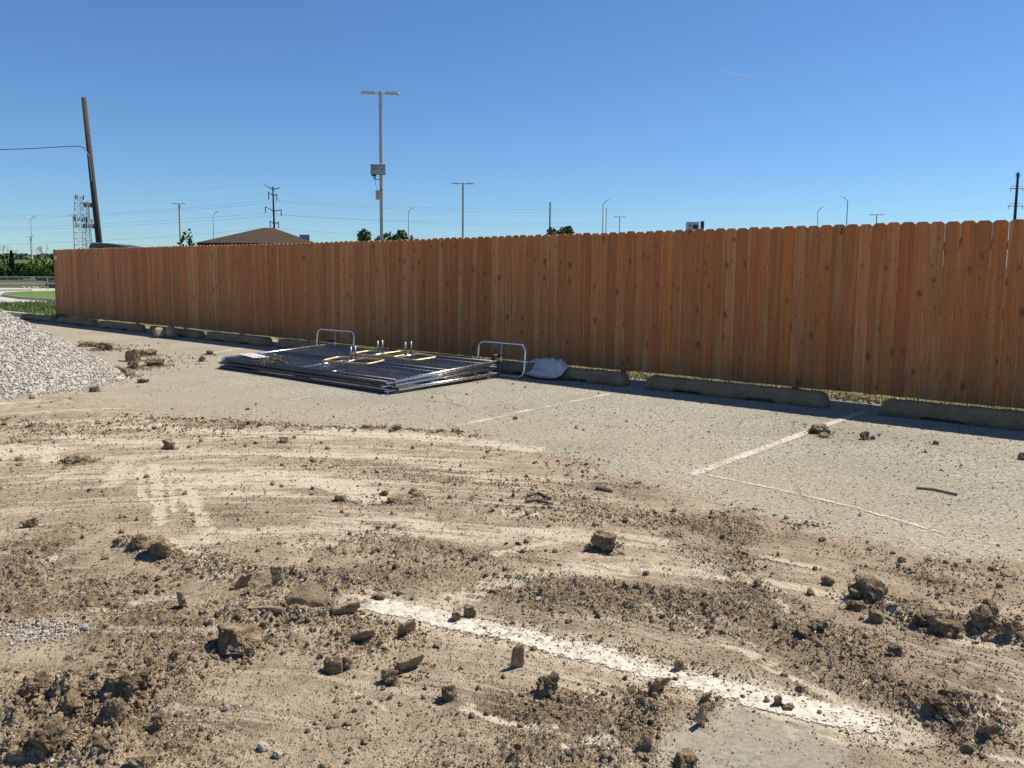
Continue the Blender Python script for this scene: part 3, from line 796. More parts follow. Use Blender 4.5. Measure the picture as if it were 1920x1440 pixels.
CL = [
 (403, 493, 1176, 1230, 'largest solid mud clod, casting a black shadow to its left, left of centre'),
 (274, 325, 1014, 1050, 'blocky brown clod with a smooth cut face, beside the pale tyre streaks'),
 (246, 280, 1008, 1036, 'crumbly dark clod touching the left side of the smooth faced clod'),
 (47, 70, 970, 990, 'small upright clod near the left edge, below the pale tread marks'),
 (1108, 1161, 996, 1035, 'cube shaped clod standing alone on pale mud right of centre'),
 (1096, 1112, 1015, 1032, 'small lump leaning against the left side of the cube shaped clod'),
 (42, 96, 1288, 1330, 'crumbly clod at the left end of the heap in the bottom left corner'),
 (178, 230, 1322, 1384, 'tall clod with a deep shadow in the bottom left heap'),
 (196, 262, 1292, 1340, 'wide clod on top of the bottom left heap'),
 (240, 286, 1280, 1312, 'clod on the upper right end of the bottom left heap'),
 (278, 316, 1342, 1376, 'separate dark clod just right of the bottom left heap'),
 (64, 118, 1388, 1440, 'crusty clod at the bottom edge below the bottom left heap'),
 (108, 150, 1330, 1370, 'stony clod in the middle of the bottom left heap'),
 (250, 300, 1418, 1446, 'dark clod cut by the bottom edge of the picture, left part'),
 (322, 342, 1232, 1247, 'round lump down left of the largest clod'),
 (488, 505, 1172, 1186, 'little lump behind the right shoulder of the largest clod'),
 (607, 640, 1236, 1268, 'hollow faced clod below the row of mud slabs'),
 (634, 664, 1232, 1258, 'crumbly clod touching the hollow faced clod'),
 (714, 748, 1250, 1286, 'dark clod at the foot of the long tilted mud slab'),
 (822, 858, 1283, 1318, 'mushroom shaped clod with a dark shadow, lower centre'),
 (1006, 1052, 1262, 1306, 'rounded clod leaning up, below the painted line at centre'),
 (1005, 1022, 1294, 1312, 'small lump at the left foot of the rounded leaning clod'),
 (868, 893, 1136, 1160, 'dark lump on the far side of the long painted line'),
 (846, 866, 1148, 1166, 'lump left of the dark lump beside the long painted line'),
 (702, 726, 1110, 1126, 'flat round clod beyond the left end of the long painted line'),
 (1604, 1662, 1086, 1132, 'large round clod on the right, highest of the right hand row'),
 (1590, 1622, 1100, 1130, 'crumbly clod against the left of the large right hand clod'),
 (1542, 1563, 1084, 1101, 'small clod left of the large right hand clod'),
 (1588, 1618, 1128, 1146, 'flat clod just below the large right hand clod'),
 (1630, 1658, 1146, 1172, 'lump of the right hand row below the large round clod'),
 (1706, 1750, 1148, 1176, 'left half of the broken dark berm on the right'),
 (1744, 1796, 1158, 1194, 'right half of the broken dark berm on the right'),
 (1820, 1862, 1154, 1192, 'pointed clod near the right edge'),
 (1841, 1869, 1128, 1156, 'two lobed clod behind the pointed clod near the right edge'),
 (1874, 1902, 1180, 1208, 'clod at the right edge, last of the right hand row'),
 (1730, 1768, 1318, 1348, 'left clod of the bottom right cluster'),
 (1760, 1796, 1336, 1364, 'front clod of the bottom right cluster'),
 (1764, 1800, 1306, 1332, 'rear clod of the bottom right cluster'),
 (1792, 1812, 1322, 1342, 'right clod of the bottom right cluster'),
 (1836, 1866, 1374, 1396, 'flat dark clod between the bottom right cluster and the corner'),
 (1668, 1691, 1216, 1235, 'round clod alone between the right hand row and the bottom right cluster'),
 (1449, 1467, 1308, 1328, 'small pointed clod standing on the near end of the painted line'),
 (1462, 1486, 1323, 1335, 'flat chip lying beside the small pointed clod on the painted line'),
 (1264, 1284, 1236, 1258, 'round lump just above the painted line, right of centre'),
 (1411, 1426, 1089, 1104, 'small upright clod on the pale track left of the right hand clods'),
 (1488, 1522, 1176, 1200, 'left clod of the small group between the tracks'),
 (1520, 1552, 1172, 1192, 'right clod of the small group between the tracks'),
 (1510, 1526, 1104, 1118, 'small clod over the small group between the tracks'),
 (1256, 1308, 1414, 1444, 'dark clod cut by the bottom edge right of centre'),
 (1196, 1222, 1392, 1420, 'crumbly clod near the bottom edge at centre'),
 (1520, 1553, 795, 813, 'clod lying on the clean asphalt beside the white stall line'),
 (1614, 1631, 807, 824, 'upright stone like clod on clean asphalt near the white stall line'),
 (1632, 1641, 817, 824, 'tiny lump right of the upright clod on clean asphalt'),
 (1537, 1556, 812, 820, 'flat lump in front of the clod beside the white stall line'),
 (1748, 1758, 826, 834, 'small lump on clean asphalt near the nearest wheel stop'),
 (1910, 1924, 850, 863, 'lump on clean asphalt cut by the right edge'),
 (385, 401, 655, 665, 'dark clod between the gravel pile and the fence panels'),
 (372, 386, 666, 678, 'pointed small clod left of the fence panels'),
 (152, 186, 638, 650, 'low clod beyond the gravel pile, left one of a pair'),
 (180, 218, 642, 657, 'low clod beyond the gravel pile, right one of a pair'),
 (236, 262, 656, 678, 'tall crumbly clod beyond the right foot of the gravel pile'),
 (256, 288, 654, 668, 'wide clod behind the tall crumbly one beyond the gravel pile'),
 (278, 311, 671, 687, 'round clod right of the gravel pile, farthest right of its group'),
 (204, 232, 686, 704, 'clod touching the right foot of the gravel pile'),
 (226, 254, 690, 707, 'clod at the tip of the gravel pile, next to the one touching it'),
 (240, 262, 676, 692, 'clod between the tall crumbly one and the tip of the gravel pile'),
 (170, 186, 725, 735, 'small clod in front of the gravel pile'),
 (260, 276, 710, 718, 'small clod right of the gravel pile tip'),
 (306, 328, 824, 845, 'mushroom shaped clod alone at left centre, on the pale mud'),
 (523, 540, 817, 830, 'clod beside the end of the pale smear below the fence panels'),
 (733, 754, 798, 811, 'clod on the mud edge below the corner of the panel stack'),
 (680, 702, 796, 804, 'flat clod on the mud edge, left of the one below the stack corner'),
 (766, 782, 914, 926, 'upper clod of a group of four right of the cream smear'),
 (770, 792, 924, 935, 'lower right clod of a group of four right of the cream smear'),
 (728, 763, 934, 946, 'long low clod, the front one of four right of the cream smear'),
 (711, 728, 920, 930, 'left clod of a group of four right of the cream smear'),
 (628, 653, 926, 942, 'crumbly clod under the tip of the cream smear'),
 (845, 862, 804, 812, 'small clod on the mud edge where the second stall line ends'),
 (130, 172, 855, 868, 'flat dark heap of crumbs right of the pale tread blocks'),
 (28, 44, 858, 866, 'small dark clod on the pale tread blocks'),
]
for k, (x0, x1, y0, y1, lab) in enumerate(CL):
    big = (x1 - x0) * (y1 - y0)
    lv = 5 if big > 900 else (4 if big > 250 else 3)
    if k in (0, 1, 4): put_clod(x0, x1, y0, y1, lab, 100 + k, level=5, blocky=.45, rgh=.8, dratio=.9, rz=.1)
    else: put_clod(x0, x1, y0, y1, lab, 100 + k, level=lv, rgh=1.25)
SL = [
 (440, 478, 1078, 1108, .5, 'first mud slab from the left in the churned track marks', .25),
 (465, 512, 1078, 1118, .9, 'steep mud slab second in the churned track marks', -.1),
 (504, 530, 1068, 1104, .2, 'dark faced lump ending the churned track marks behind the slabs', -.1),
 (540, 622, 1096, 1150, .55, 'long slanted mud slab, largest in the churned track marks', -.5),
 (455, 540, 1150, 1170, -.15, 'low curved mud ridge in front of the slanted slab', .15),
 (614, 680, 1128, 1164, .6, 'tilted mud slab at the left end of the long painted line', .5),
 (330, 352, 1116, 1147, -.6, 'small leaning mud slab up left of the largest clod', .3),
 (655, 706, 1180, 1214, .5, 'broad flat mud slab below the end of the long painted line', .55),
 (744, 787, 1160, 1197, .7, 'mud slab with crumbs lying against the left part of the painted line', .5),
 (738, 802, 1215, 1262, .6, 'long smooth tilted mud slab, lower centre left', .55),
 (952, 984, 1208, 1256, 0.35, 'narrow upright mud slab in the lower centre', .2),
 (1212, 1262, 1268, 1308, .55, 'ragged mud slab lying across the lower painted line', .5),
 (1308, 1338, 1296, 1322, .9, 'small slab at the top of the lump chain beside the bare asphalt patch', .4),
 (1298, 1330, 1318, 1366, .9, 'lump chain beside the bare asphalt patch, lower part', .2),
]
for k, (x0, x1, y0, y1, rz, lab, tl) in enumerate(SL):
    put_clod(x0, x1, y0, y1, lab, 300 + k, slab=True, rz=rz, tilt=tl, level=5, group='upright slabs of mud pressed by tracks')
# pale stones
for k, (x0, x1, y0, y1, lab) in enumerate([(152, 165, 1174, 1187, 'single white stone right of the gravel scatter at left'), (480, 508, 1392, 1410, 'pale broken stone near the bottom edge, left'),
        (418, 432, 1326, 1338, 'small pale split stone right of the bottom left heap'), (510, 530, 1410, 1424, 'pale rough stone near the bottom edge beside the broken one'),
        (307, 320, 928, 933, 'pale chip lying on the tyre streak'), (1862, 1873, 1066, 1071, 'flat pale chip near the right edge')]):
    put_clod(x0, x1, y0, y1, lab, 500 + k, name='pale_stone', cat='stone', mat=MGRAV, level=3, group='pale stones lying on the mud', rgh=.9, blocky=.75)
# sticks
def stick(px, r, name, label):
    P = [G(a, b, .012) for a, b in px]; P = [(p[0], p[1], hz(p[0], p[1]) + .01) for p in P]
    m = MB(); m.tube(P, r, 6); o = m.build(name, MBARK); tag(o, label, 'stick', 'sticks lying on the ground')
stick([(1718, 914), (1750, 917), (1795, 927)], .008, 'stick', 'thin dark stick on clean asphalt at the right')
stick([(990, 930), (1010, 925), (1032, 935)], .010, 'stick', 'broken stick in crumbs at centre, upper one')
stick([(985, 940), (1008, 938), (1028, 945)], .009, 'stick', 'broken stick in crumbs at centre, lower one')
stick([(1118, 917), (1148, 923)], .014, 'stick', 'short thick stick at the mud edge under the stall line')

# ------------------------------------------------------------------ crumbs: uncountable, one mass
def build_crumbs():
    XY = []; SZ = []
    def along(px, wd, n, s0=.004, s1=.012):
        P = poly(px); seg = np.linalg.norm(np.diff(P, axis=0), axis=1); L = np.concatenate([[0], np.cumsum(seg)])
        t = rng.uniform(0, L[-1], n)
        c = np.stack([np.interp(t, L, P[:, 0]), np.interp(t, L, P[:, 1])], 1) + rng.normal(0, wd, (n, 2))
        XY.append(c); SZ.append(.72 * s0 * (s1 / s0) ** (rng.uniform(0, 1, n) ** 2.2))
    # open mud: density falls with distance as the photograph's does
    n = 90000
    r = 1.9 * (11 / 1.9) ** rng.uniform(0, 1, n); a = rng.uniform(-.72, .72, n)
    p = np.stack([r * np.sin(a), r * np.cos(a)], 1)
    mud, pale, dark, rough, dust, grass, h = fields(p[:, 0], p[:, 1])
    clump = sst(-.2, .45, fbm(p[:, 0] / .3, p[:, 1] / .3, 3, 131))
    pr = (mud * (.04 + .85 * rough + .20 * clump) * (1 - .75 * np.clip(pale, 0, 1)) + .012) * (.35 + .65 * clump)
    k = rng.uniform(0, 1, n) < pr
    p = p[k]; rr = r[k]
    XY.append(p); SZ.append((.0016 + .00065 * rr) * (1 + 3.2 * rng.uniform(0, 1, len(p)) ** 7))
    along([(230, 778), (300, 788), (450, 792), (600, 803), (700, 802)], .07, 420, .008, .022)
    along([(700, 802), (840, 812), (900, 820)], .05, 220, .008, .022)
    along([(1060, 850), (1110, 890), (1080, 880)], .12, 160, .006, .016)
    along([(0, 790), (120, 810), (300, 800), (460, 812)], .22, 700, .007, .020)
    along([(340, 1040), (420, 1075), (520, 1085), (640, 1085), (700, 1110)], .06, 1500, .004, .014)
    along([(250, 1020), (300, 1035)], .04, 260, .004, .013)
    along([(50, 1340), (150, 1330), (250, 1300)], .06, 1400, .004, .014)
    along([(60, 1400), (150, 1400), (200, 1440)], .07, 1300, .004, .014)
    along([(230, 1260), (290, 1285), (330, 1300)], .05, 500, .003, .010)
    along([(840, 1155), (960, 1190), (1150, 1225), (1300, 1265)], .06, 1500, .003, .011)
    along([(1300, 1270), (1500, 1320), (1680, 1380)], .05, 700, .003, .010)
    along([(960, 1110), (1150, 1130), (1350, 1140), (1500, 1150)], .12, 1600, .003, .011)
    along([(1380, 1105), (1430, 1115)], .05, 180, .004, .012)
    along([(1590, 1125), (1660, 1155), (1760, 1180), (1900, 1200)], .045, 800, .004, .014)
    along([(1700, 1320), (1800, 1340), (1850, 1370)], .07, 700, .004, .013)
    along([(1190, 1310), (1230, 1330), (1200, 1350), (1180, 1370), (1230, 1380)], .025, 600, .004, .012)
    along([(1300, 1360), (1330, 1320)], .02, 160, .004, .012)
    along([(1480, 1200), (1550, 1180)], .035, 200, .004, .012)
    along([(1630, 1235), (1680, 1225)], .03, 90, .004, .010)
    along([(900, 905), (1030, 920), (1060, 945), (1150, 960)], .12, 650, .005, .014)
    along([(1140, 960), (1280, 975), (1330, 980)], .07, 260, .005, .014)
    along([(1470, 985), (1540, 985)], .04, 90, .006, .015)
    along([(1280, 1020), (1330, 1040), (1450, 1060)], .07, 260, .004, .012)
    along([(560, 870), (700, 885), (820, 905)], .12, 500, .005, .013)
    along([(640, 945), (760, 940), (820, 945)], .07, 320, .005, .013)
    along([(0, 1065), (70, 1085)], .08, 350, .005, .013)
    along([(120, 860), (180, 865)], .06, 120, .007, .018)
    along([(200, 700), (260, 690), (300, 690)], .16, 160, .01, .03)
    along([(150, 648), (230, 650), (290, 645)], .22, 120, .01, .03)
    along([(230, 662), (290, 668), (350, 690)], .25, 160, .01, .028)
    along([(370, 660), (400, 670)], .3, 40, .008, .02)
    along([(280, 1310), (330, 1380), (420, 1430)], .12, 500, .003, .008)
    along([(600, 1400), (900, 1420), (1200, 1400)], .14, 900, .003, .009)
    along([(1480, 795), (1620, 820)], .10, 90, .006, .016)
    along([(1700, 830), (1800, 850)], .3, 40, .006, .014)
    along([(1100, 770), (1500, 860), (1880, 980)], .9, 170, .003, .010)
    along([(700, 760), (1000, 780)], .7, 90, .004, .010)
    along([(420, 740), (640, 760)], .6, 110, .005, .012)
    along([(640, 1240), (700, 1210)], .06, 260, .004, .012)
    along([(470, 1160), (560, 1170), (650, 1180)], .06, 500, .004, .012)
    along([(700, 1165), (760, 1190), (800, 1215)], .04, 250, .004, .012)
    for ax_, ay_, aw, ad, sd_ in AROUND:      # crumbled soil banked round every clod
        m_ = int(np.clip(aw * 900, 14, 150)); th = rng.uniform(0, 2 * np.pi, m_); rd = (.42 + np.abs(rng.normal(0, .28, m_)))
        XY.append(np.stack([ax_ + np.cos(th) * rd * aw, ay_ + np.sin(th) * rd * max(ad, aw * .6)], 1)); SZ.append(aw * rng.uniform(.015, .085, m_) * rng.uniform(.5, 1, m_))
    XY = np.concatenate(XY); SZ = np.clip(np.concatenate(SZ), .0015, .03)
    # grit: far finer and far more of it, thickest where the mud is churned
    n = 420000; r = 1.9 * (8.5 / 1.9) ** rng.uniform(0, 1, n); a = rng.uniform(-.72, .72, n)
    q = np.stack([r * np.sin(a), r * np.cos(a)], 1)
    fl = [fields(q[i:i + 100000, 0], q[i:i + 100000, 1]) for i in range(0, n, 100000)]
    mud, pale, dark, rough, dust, grass, hq = [np.concatenate(k_) for k_ in zip(*fl)]
    cl = sst(-.25, .35, fbm(q[:, 0] / .16, q[:, 1] / .16, 3, 137))
    k = rng.uniform(0, 1, n) < (mud * (.07 + .85 * np.clip(rough, 0, 1) + .2 * dark) * (1 - .7 * np.clip(pale, 0, 1)) + .035) * (.25 + .75 * cl)
    q = q[k]; hq = hq[k]; gs = (.0012 + .0007 * r[k]) * rng.uniform(.7, 1.5, k.sum())
    V3, F3, k3 = lumps(np.stack([q[:, 0], q[:, 1], hq + gs * .4], 1), gs, -1, .3, (.4, 1))
    va3 = np.repeat(rng.uniform(0, .96, len(q)), k3)
    h = np.concatenate([fields(XY[i:i + 50000, 0], XY[i:i + 50000, 1])[6] for i in range(0, len(XY), 50000)])
    P = np.stack([XY[:, 0], XY[:, 1], h + SZ * .35], 1)
    big = SZ > .0085
    V1, F1, k1 = lumps(P[~big], SZ[~big], 0, .3); V2, F2, k2 = lumps(P[big], SZ[big] * 1.05, 1, .24)
    var = np.concatenate([np.repeat(rng.uniform(0, 1, (~big).sum()), k1), np.repeat(rng.uniform(0, .955, big.sum()), k2), va3])
    Vt = np.concatenate([V1, V2, V3]); Fc = np.concatenate([F1, F2 + len(V1), F3 + len(V1) + len(V2)])
    o = link('dirt_crumbs', raw_mesh('dirt_crumbs', Vt, Fc.ravel(), np.full(len(Fc), 3), MDIRT, False, dict(var=var)))
    tag(o, 'small crumbs of dried mud scattered over the ground', None, None, 'stuff')
    # gravel patch at the left
    n = 650; P0 = G(75, 1188)[:2]
    q = P0 + rng.normal(0, 1, (n, 2)) * np.array([.10, .055]); sz = rng.uniform(.003, .0085, n)
    hh = fields(q[:, 0], q[:, 1])[6]
    V, Fc, k = lumps(np.stack([q[:, 0], q[:, 1], hh + sz * .4], 1), sz, 0, .3)
    o = link('gravel_scatter', raw_mesh('gravel_scatter', V, Fc.ravel(), np.full(len(Fc), 3), MGRAV, False, dict(var=np.repeat(rng.uniform(0, .55, n), k))))
    tag(o, 'patch of spilled white gravel on the mud at left', None, None, 'stuff')
build_crumbs()

# ------------------------------------------------------------------ temporary fence panels lying in a stack
PW, PH = 3.66, 1.83
def make_panel():
    root = thing('fence_panel', 'x', 'fence panel')
    r = .021
    m = MB()
    m.tube([(0, 0, 0), (PW, 0, 0)], r, 10); m.tube([(0, PH, 0), (PW, PH, 0)], r, 10); m.build('long_tube', MDULL, root, True)
    m = MB(); m.tube([(.001, -.03, .004), (.001, PH + .03, .004)], r, 10); m.build('end_tube', MSTEEL, root, True)
    m = MB(); m.tube([(PW, -.03, .004), (PW, PH + .03, .004)], r, 10); m.build('end_tube', MSTEEL, root, True)
    m = MB(); m.tube([(0, PH * .5, .002), (PW, PH * .5, .002)], r * .8, 8); m.build('middle_tube', MDULL, root, True)
    m = MB(); m.tube([(PW * .48, 0, .003), (PW * .48, PH * .62, .003)], r * .8, 8); m.build('brace_tube', MSTEEL, root, True)
    m = MB(); st = .072; k = -PH; wr = .0015
    def clip(x0, sgn):
        a = (x0, 0.0) if sgn > 0 else (x0 + PH, 0.0)
        b = (x0 + PH, PH) if sgn > 0 else (x0, PH)
        pts = []
        t0, t1 = 0.0, 1.0
        dx = b[0] - a[0]
        for lim, cmp_ in ((0, 1), (PW, -1)):
            ta = (lim - a[0]) / dx
            if dx * cmp_ > 0: t0 = max(t0, ta)
            else: t1 = min(t1, ta)
        if t1 <= t0: return None
        return [(a[0] + dx * t, PH * t) for t in (t0, t1)]
    x = -PH
    while x < PW:
        for sgn in (1, -1):
            c = clip(x, sgn)
            if c:
                mid = [((c[0][0] * (1 - q) + c[1][0] * q), (c[0][1] * (1 - q) + c[1][1] * q), .004 * sgn + .006 * math.sin(q * 9 + x * 3)) for q in (0, .25, .5, .75, 1)]
                m.tube(mid, wr, 3)
        x += st
    m.build('chain_link', MMESH, root)
    return root
def copy_tree(o, parent=None):
    c = o.copy(); COL.objects.link(c)
    if parent: c.parent = parent
    for ch in list(o.children): copy_tree(ch, c)
    return c
proto = make_panel()
PANELS = [  # s, n of the near left corner, height of the front and back edge, yaw
    (10.60, 6.24, .024, .024, .000, 'lowest chain link panel of the stack, flat on the asphalt'),
    (10.50, 6.34, .068, .075, .006, 'second chain link panel from the bottom of the stack'),
    (10.66, 6.26, .112, .135, -.004, 'third chain link panel from the bottom of the stack'),
    (10.52, 6.30, .156, .20, .010, 'third chain link panel from the top, its back edge raised'),
    (10.57, 6.26, .200, .262, -.006, 'second chain link panel from the top of the stack'),
    (10.48, 6.24, .244, .320, .014, 'topmost chain link panel of the stack, under the loose stands')]
for i, (s, n, z0, z1, yaw, lab) in enumerate(PANELS):
    o = proto if i == 0 else copy_tree(proto)
    o.location = tuple(float(c) for c in SN(s, n, z0 * .62 + .006))
    o.rotation_euler = (math.atan2((z1 - z0) * .9, PH), 0, ROTZ + yaw)
    tag(o, lab, 'fence panel', 'chain link panels stacked flat on the asphalt')
def ztop(n, k=.62):
    return .244 * k + .006 + .024 + (n - 6.24) / PH * (.320 - .244) * .9
# stands: rounded loop with a cross bar and two pins
def loop_pts(L, Wd, rad, nn=6):
    P = []
    for cx, cy, a0 in ((L / 2 - rad, Wd / 2 - rad, 0), (-L / 2 + rad, Wd / 2 - rad, 90), (-L / 2 + rad, -Wd / 2 + rad, 180), (L / 2 - rad, -Wd / 2 + rad, 270)):
        for k in range(nn + 1):
            a = math.radians(a0 + 90 * k / nn); P.append((cx + rad * math.cos(a), cy + rad * math.sin(a), 0))
    return P
def make_stand(mat_loop, mat_pin, L=.80, Wd=.43):
    root = thing('panel_stand', 'x', 'panel stand')
    m = MB(); m.tube(loop_pts(L, Wd, .10), .0165, 10, True); m.build('base_loop', mat_loop, root, True)
    m = MB(); m.tube([(0, -Wd / 2, 0), (0, Wd / 2, 0)], .0155, 8); m.build('cross_bar', MSTEEL, root, True)
    for y in (-.05, .05):
        m = MB(); m.tube([(0, y, .0), (0, y, .20)], .0145, 8); m.build('pin', mat_pin, root, True)
    return root
def place_stand(root, P, eul, lab):
    root.location = tuple(float(c) for c in P); root.rotation_euler = eul
    tag(root, lab, 'panel stand', 'metal panel stands')
a = make_stand(MRUST, MPIN)
k = SN(8.42, 6.95); place_stand(a, SN(8.42, 6.95, ztop(6.95) + .018), (.04, 0, ROTZ + .25), 'yellowed loop stand lying nearest the front edge of the panel stack')
a = make_stand(MRUST, MPIN); place_stand(a, SN(7.95, 7.55, ztop(7.55) + .05), (.05, .03, ROTZ - .12), 'light loop stand with two tall pins, right one on the panel stack')
a = make_stand(MRUST, MPIN); place_stand(a, SN(8.62, 7.62, ztop(7.62) + .018), (.03, 0, ROTZ + .12), 'loop stand partly under another, left rear one on the panel stack')
a = make_stand(MSTEEL, MDULL, .86, .46); place_stand(a, SN(6.97, 8.42, .235), (math.radians(84), 0, ROTZ), 'chrome loop stand upright at the right end of the panel stack')
a = make_stand(MSTEEL, MDULL, 1.0, .46); place_stand(a, SN(10.78, 8.50, .21), (math.radians(84), 0, ROTZ), 'loop stand upright at the far corner of the panel stack')
# sign lying on the stack, small tags
def pink_sign():
    root = thing('plastic_sign', 'small white sign with pink stripes lying on the left corner of the panel stack', 'sign', SN(10.15, 6.50, ztop(6.50) + .012), ROTZ - .2)
    m = MB(); m.box((0, 0, 0), (.62, .22, .006)); m.build('board', simple('sign_white', (.72, .70, .70), .5), root)
    for y in (-.06, .02):
        m = MB(); m.box((0.02, y, .005), (.5, .028, .003)); m.build('stripe', simple('sign_pink', (.62, .22, .32), .5), root)
pink_sign()
def leaf_batch(P, size, normal_up=.0, aspect=1.0):
    n = len(P); R_ = rand_rot(n)
    q = np.array([(-1, -.6, 0), (1, -.6, 0), (1, .6, 0), (-1, .6, 0)]) * np.array([1, aspect, 1])
    V = np.einsum('nij,kj->nki', R_, q) * size[:, None, None] + P[:, None, :]
    Fc = np.arange(n * 4).reshape(n, 4)
    return V.reshape(-1, 3), Fc
c0 = SN(9.35, 6.34, .20); n = 420
P = c0 + rng.normal(0, 1, (n, 3)) * np.array([.10, .06, .035]); P[:, 2] = np.abs(P[:, 2] - .17) + .17
V, Fc = leaf_batch(P, rng.uniform(.006, .018, n), aspect=.5)
o = link('dry_weed_clump', raw_mesh('dry_weed_clump', V, Fc.ravel(), np.full(len(Fc), 4), leaf_mat('weed', (.07, .06, .02), (.22, .17, .07)), False, dict(var=np.repeat(rng.uniform(0, 1, n), 4))))
tag(o, 'tuft of dry yellow green weeds caught on the front edge of the panel stack', None, None, 'stuff')

# ------------------------------------------------------------------ sandbags
def bag(label, base, L, W, H, rz, mat, drape, seed, group='sandbags', zb=0):
    """a filled bag that sags over what it lies on; drape(x, y) gives the height beneath"""
    V, Fc = ico(5); V = V.copy(); out = []
    for p in V:
        x = np.sign(p[0]) * abs(p[0]) ** .88 * L / 2; y = np.sign(p[1]) * abs(p[1]) ** .9 * W / 2
        edge = max(0, 1 - (abs(p[0]) ** 3.2)) 
        z = (p[2] * .5 + .5) * H * (.22 + .78 * edge)
        q = Vector((x * 5 + seed, y * 5, 0)); wr = mnoise.noise(q) * .035 + abs(mnoise.noise(Vector((x * 6 + y * 5, y * 5 + seed, 0)))) * .075 + mnoise.noise(Vector((x * 16, y * 9 + seed, 0))) * .006
        out.append((x, y, z + drape(x, y) + wr * (p[2] > -.2)))
    me = raw_mesh('sandbag', np.array(out), Fc.ravel(), np.full(len(Fc), 3), mat, True)
    o = link('sandbag', me, None, (base[0], base[1], zb), rz)
    tag(o, label, 'sandbag', group); return o
bag('grey white sandbag draped over a wheel stop beside the upright stand', SN(6.33, 8.64), .72, .40, .11, ROTZ - .12, MBAG, lambda x, y: .155 * math.exp(-(abs(y + .12 * x - .13) / .17) ** 4) * (1 if x > -.15 else max(.25, 1 - (-.15 - x) * 3.0)), 3)
bag('limp grey sandbag lying behind the upright stand', SN(6.62, 8.98), .62, .34, .11, ROTZ, MBAG, lambda x, y: .10 * math.exp(-((y + .14) / .13) ** 2), 9)
bag('tan sandbag standing against the near end of a far wheel stop', SN(16.45, 8.25), .27, .26, .21, ROTZ - .3, MBAG2, lambda x, y: 0.0, 17)
bag('paler tan sandbag folded over behind the other one at the far wheel stop', SN(16.22, 8.40), .24, .22, .25, ROTZ + .5, MBAG2, lambda x, y: 0.0, 23)

# ------------------------------------------------------------------ kerb, driveway, island, lawn at the far left
m = MB(); p0, p1 = SN(25.3, 9.14), SN(50, 9.14)
L = np.linalg.norm(p1 - p0); m.box((0, 0, .05), (L, .16, .13)); mid = (p0 + p1) / 2
tag(m.build('kerb', MKERB, None, False, (mid[0], mid[1], 0), ROTZ), kind='structure')
def sheet(name, px, z, mat, th=.004, label=None):
    P = [G(a, b)[:2] for a, b in px]
    m = MB(); m.prism(P, z - th, z)
    return tag(m.build(name, mat), kind='structure')
# concrete drive with a grass island
sheet('driveway', [(-700, 569), (160, 569), (160, 541), (-300, 539), (-700, 541)][::-1], .012, MROAD)
MGR, _n, _b = new_mat('lawn_grass', .95, spec=.1); _N = NT(_n); _p = _N.pos()
_c = _N.mix(_N.ramp(_N.noise(_p, 2.2, 6, .7), .3, .7), (.06, .11, .02), (.15, .21, .06)); _N.l(_c, _b.inputs['Base Color'])
isl = [(170, 566), (100, 565), (40, 561.5), (2, 556), (6, 553), (40, 551), (90, 549.5), (170, 548.5)]
P = [G(a, b)[:2] for a, b in isl]
m = MB(); m.prism(P, .0, .14); tag(m.build('kerb', MKERB), kind='structure')
c = np.mean(P, 0); P2 = [c + (p - c) * .965 for p in P]
m = MB(); m.prism(P2, .13, .148); tag(m.build('lawn', MGR), kind='structure')
isl = [(60, 546.0), (0, 546.5), (-60, 547), (-200, 545), (-60, 542.8), (40, 543.5)]
P = [G(a, b)[:2] for a, b in isl]; m = MB(); m.prism(P, 0, .14); tag(m.build('kerb', MKERB), kind='structure')
# grass blades where they can be seen
def blades(name, pts, hgt, mat, label, wid=.006):
    n = len(pts); a = rng.uniform(0, 2 * np.pi, n); ln = rng.normal(0, .35, (n, 2)) * hgt[:, None]
    B = pts; t = np.stack([np.cos(a), np.sin(a), np.zeros(n)], 1) * wid
    V = np.stack([B - t, B + t, B + np.stack([ln[:, 0], ln[:, 1], hgt], 1)], 1).reshape(-1, 3)
    Fc = np.arange(n * 3)
    o = link(name, raw_mesh(name, V, Fc, np.full(n, 3), mat, False, dict(var=np.repeat(rng.uniform(0, 1, n), 3))))
    return tag(o, label, None, None, 'stuff')
n = 26000
s = rng.uniform(24, 36, n); nn_ = 9.3 + rng.uniform(0, 1, n) ** 1.5 * 7.5
pts = np.stack([DS[0] * s + DN[0] * nn_, DS[1] * s + DN[1] * nn_, np.zeros(n)], 1)
blades('grass', pts, rng.uniform(.06, .22, n) * (1 + .6 * (rng.uniform(0, 1, n) > .95)), MGRASSB, 'rough green grass beyond the kerb at the far left', .02)
n = 7000
s = rng.uniform(-1.5, 16, n) * rng.uniform(.6, 1, n); nn_ = 9.62 + rng.uniform(0, 1, n) * 1.6
pts = np.stack([DS[0] * s + DN[0] * nn_, DS[1] * s + DN[1] * nn_, np.zeros(n)], 1)
blades('grass', pts, rng.uniform(.015, .05, n), MGRASSB, 'short grass showing under the fence boards', .006)
n = 9000
s = rng.uniform(-1.5, 9, n); nn_ = 9.35 + np.abs(rng.normal(0, .22, n))
P = np.stack([DS[0] * s + DN[0] * nn_, DS[1] * s + DN[1] * nn_, rng.uniform(.005, .03, n)], 1)
V, Fc = leaf_batch(P, rng.uniform(.006, .02, n), aspect=.7)
o = link('dry_leaves', raw_mesh('dry_leaves', V, Fc.ravel(), np.full(len(Fc), 4), MDRYLEAF, False, dict(var=np.repeat(rng.uniform(0, 1, n), 4))))
tag(o, 'dry leaves and straw gathered under the fence', None, None, 'stuff')

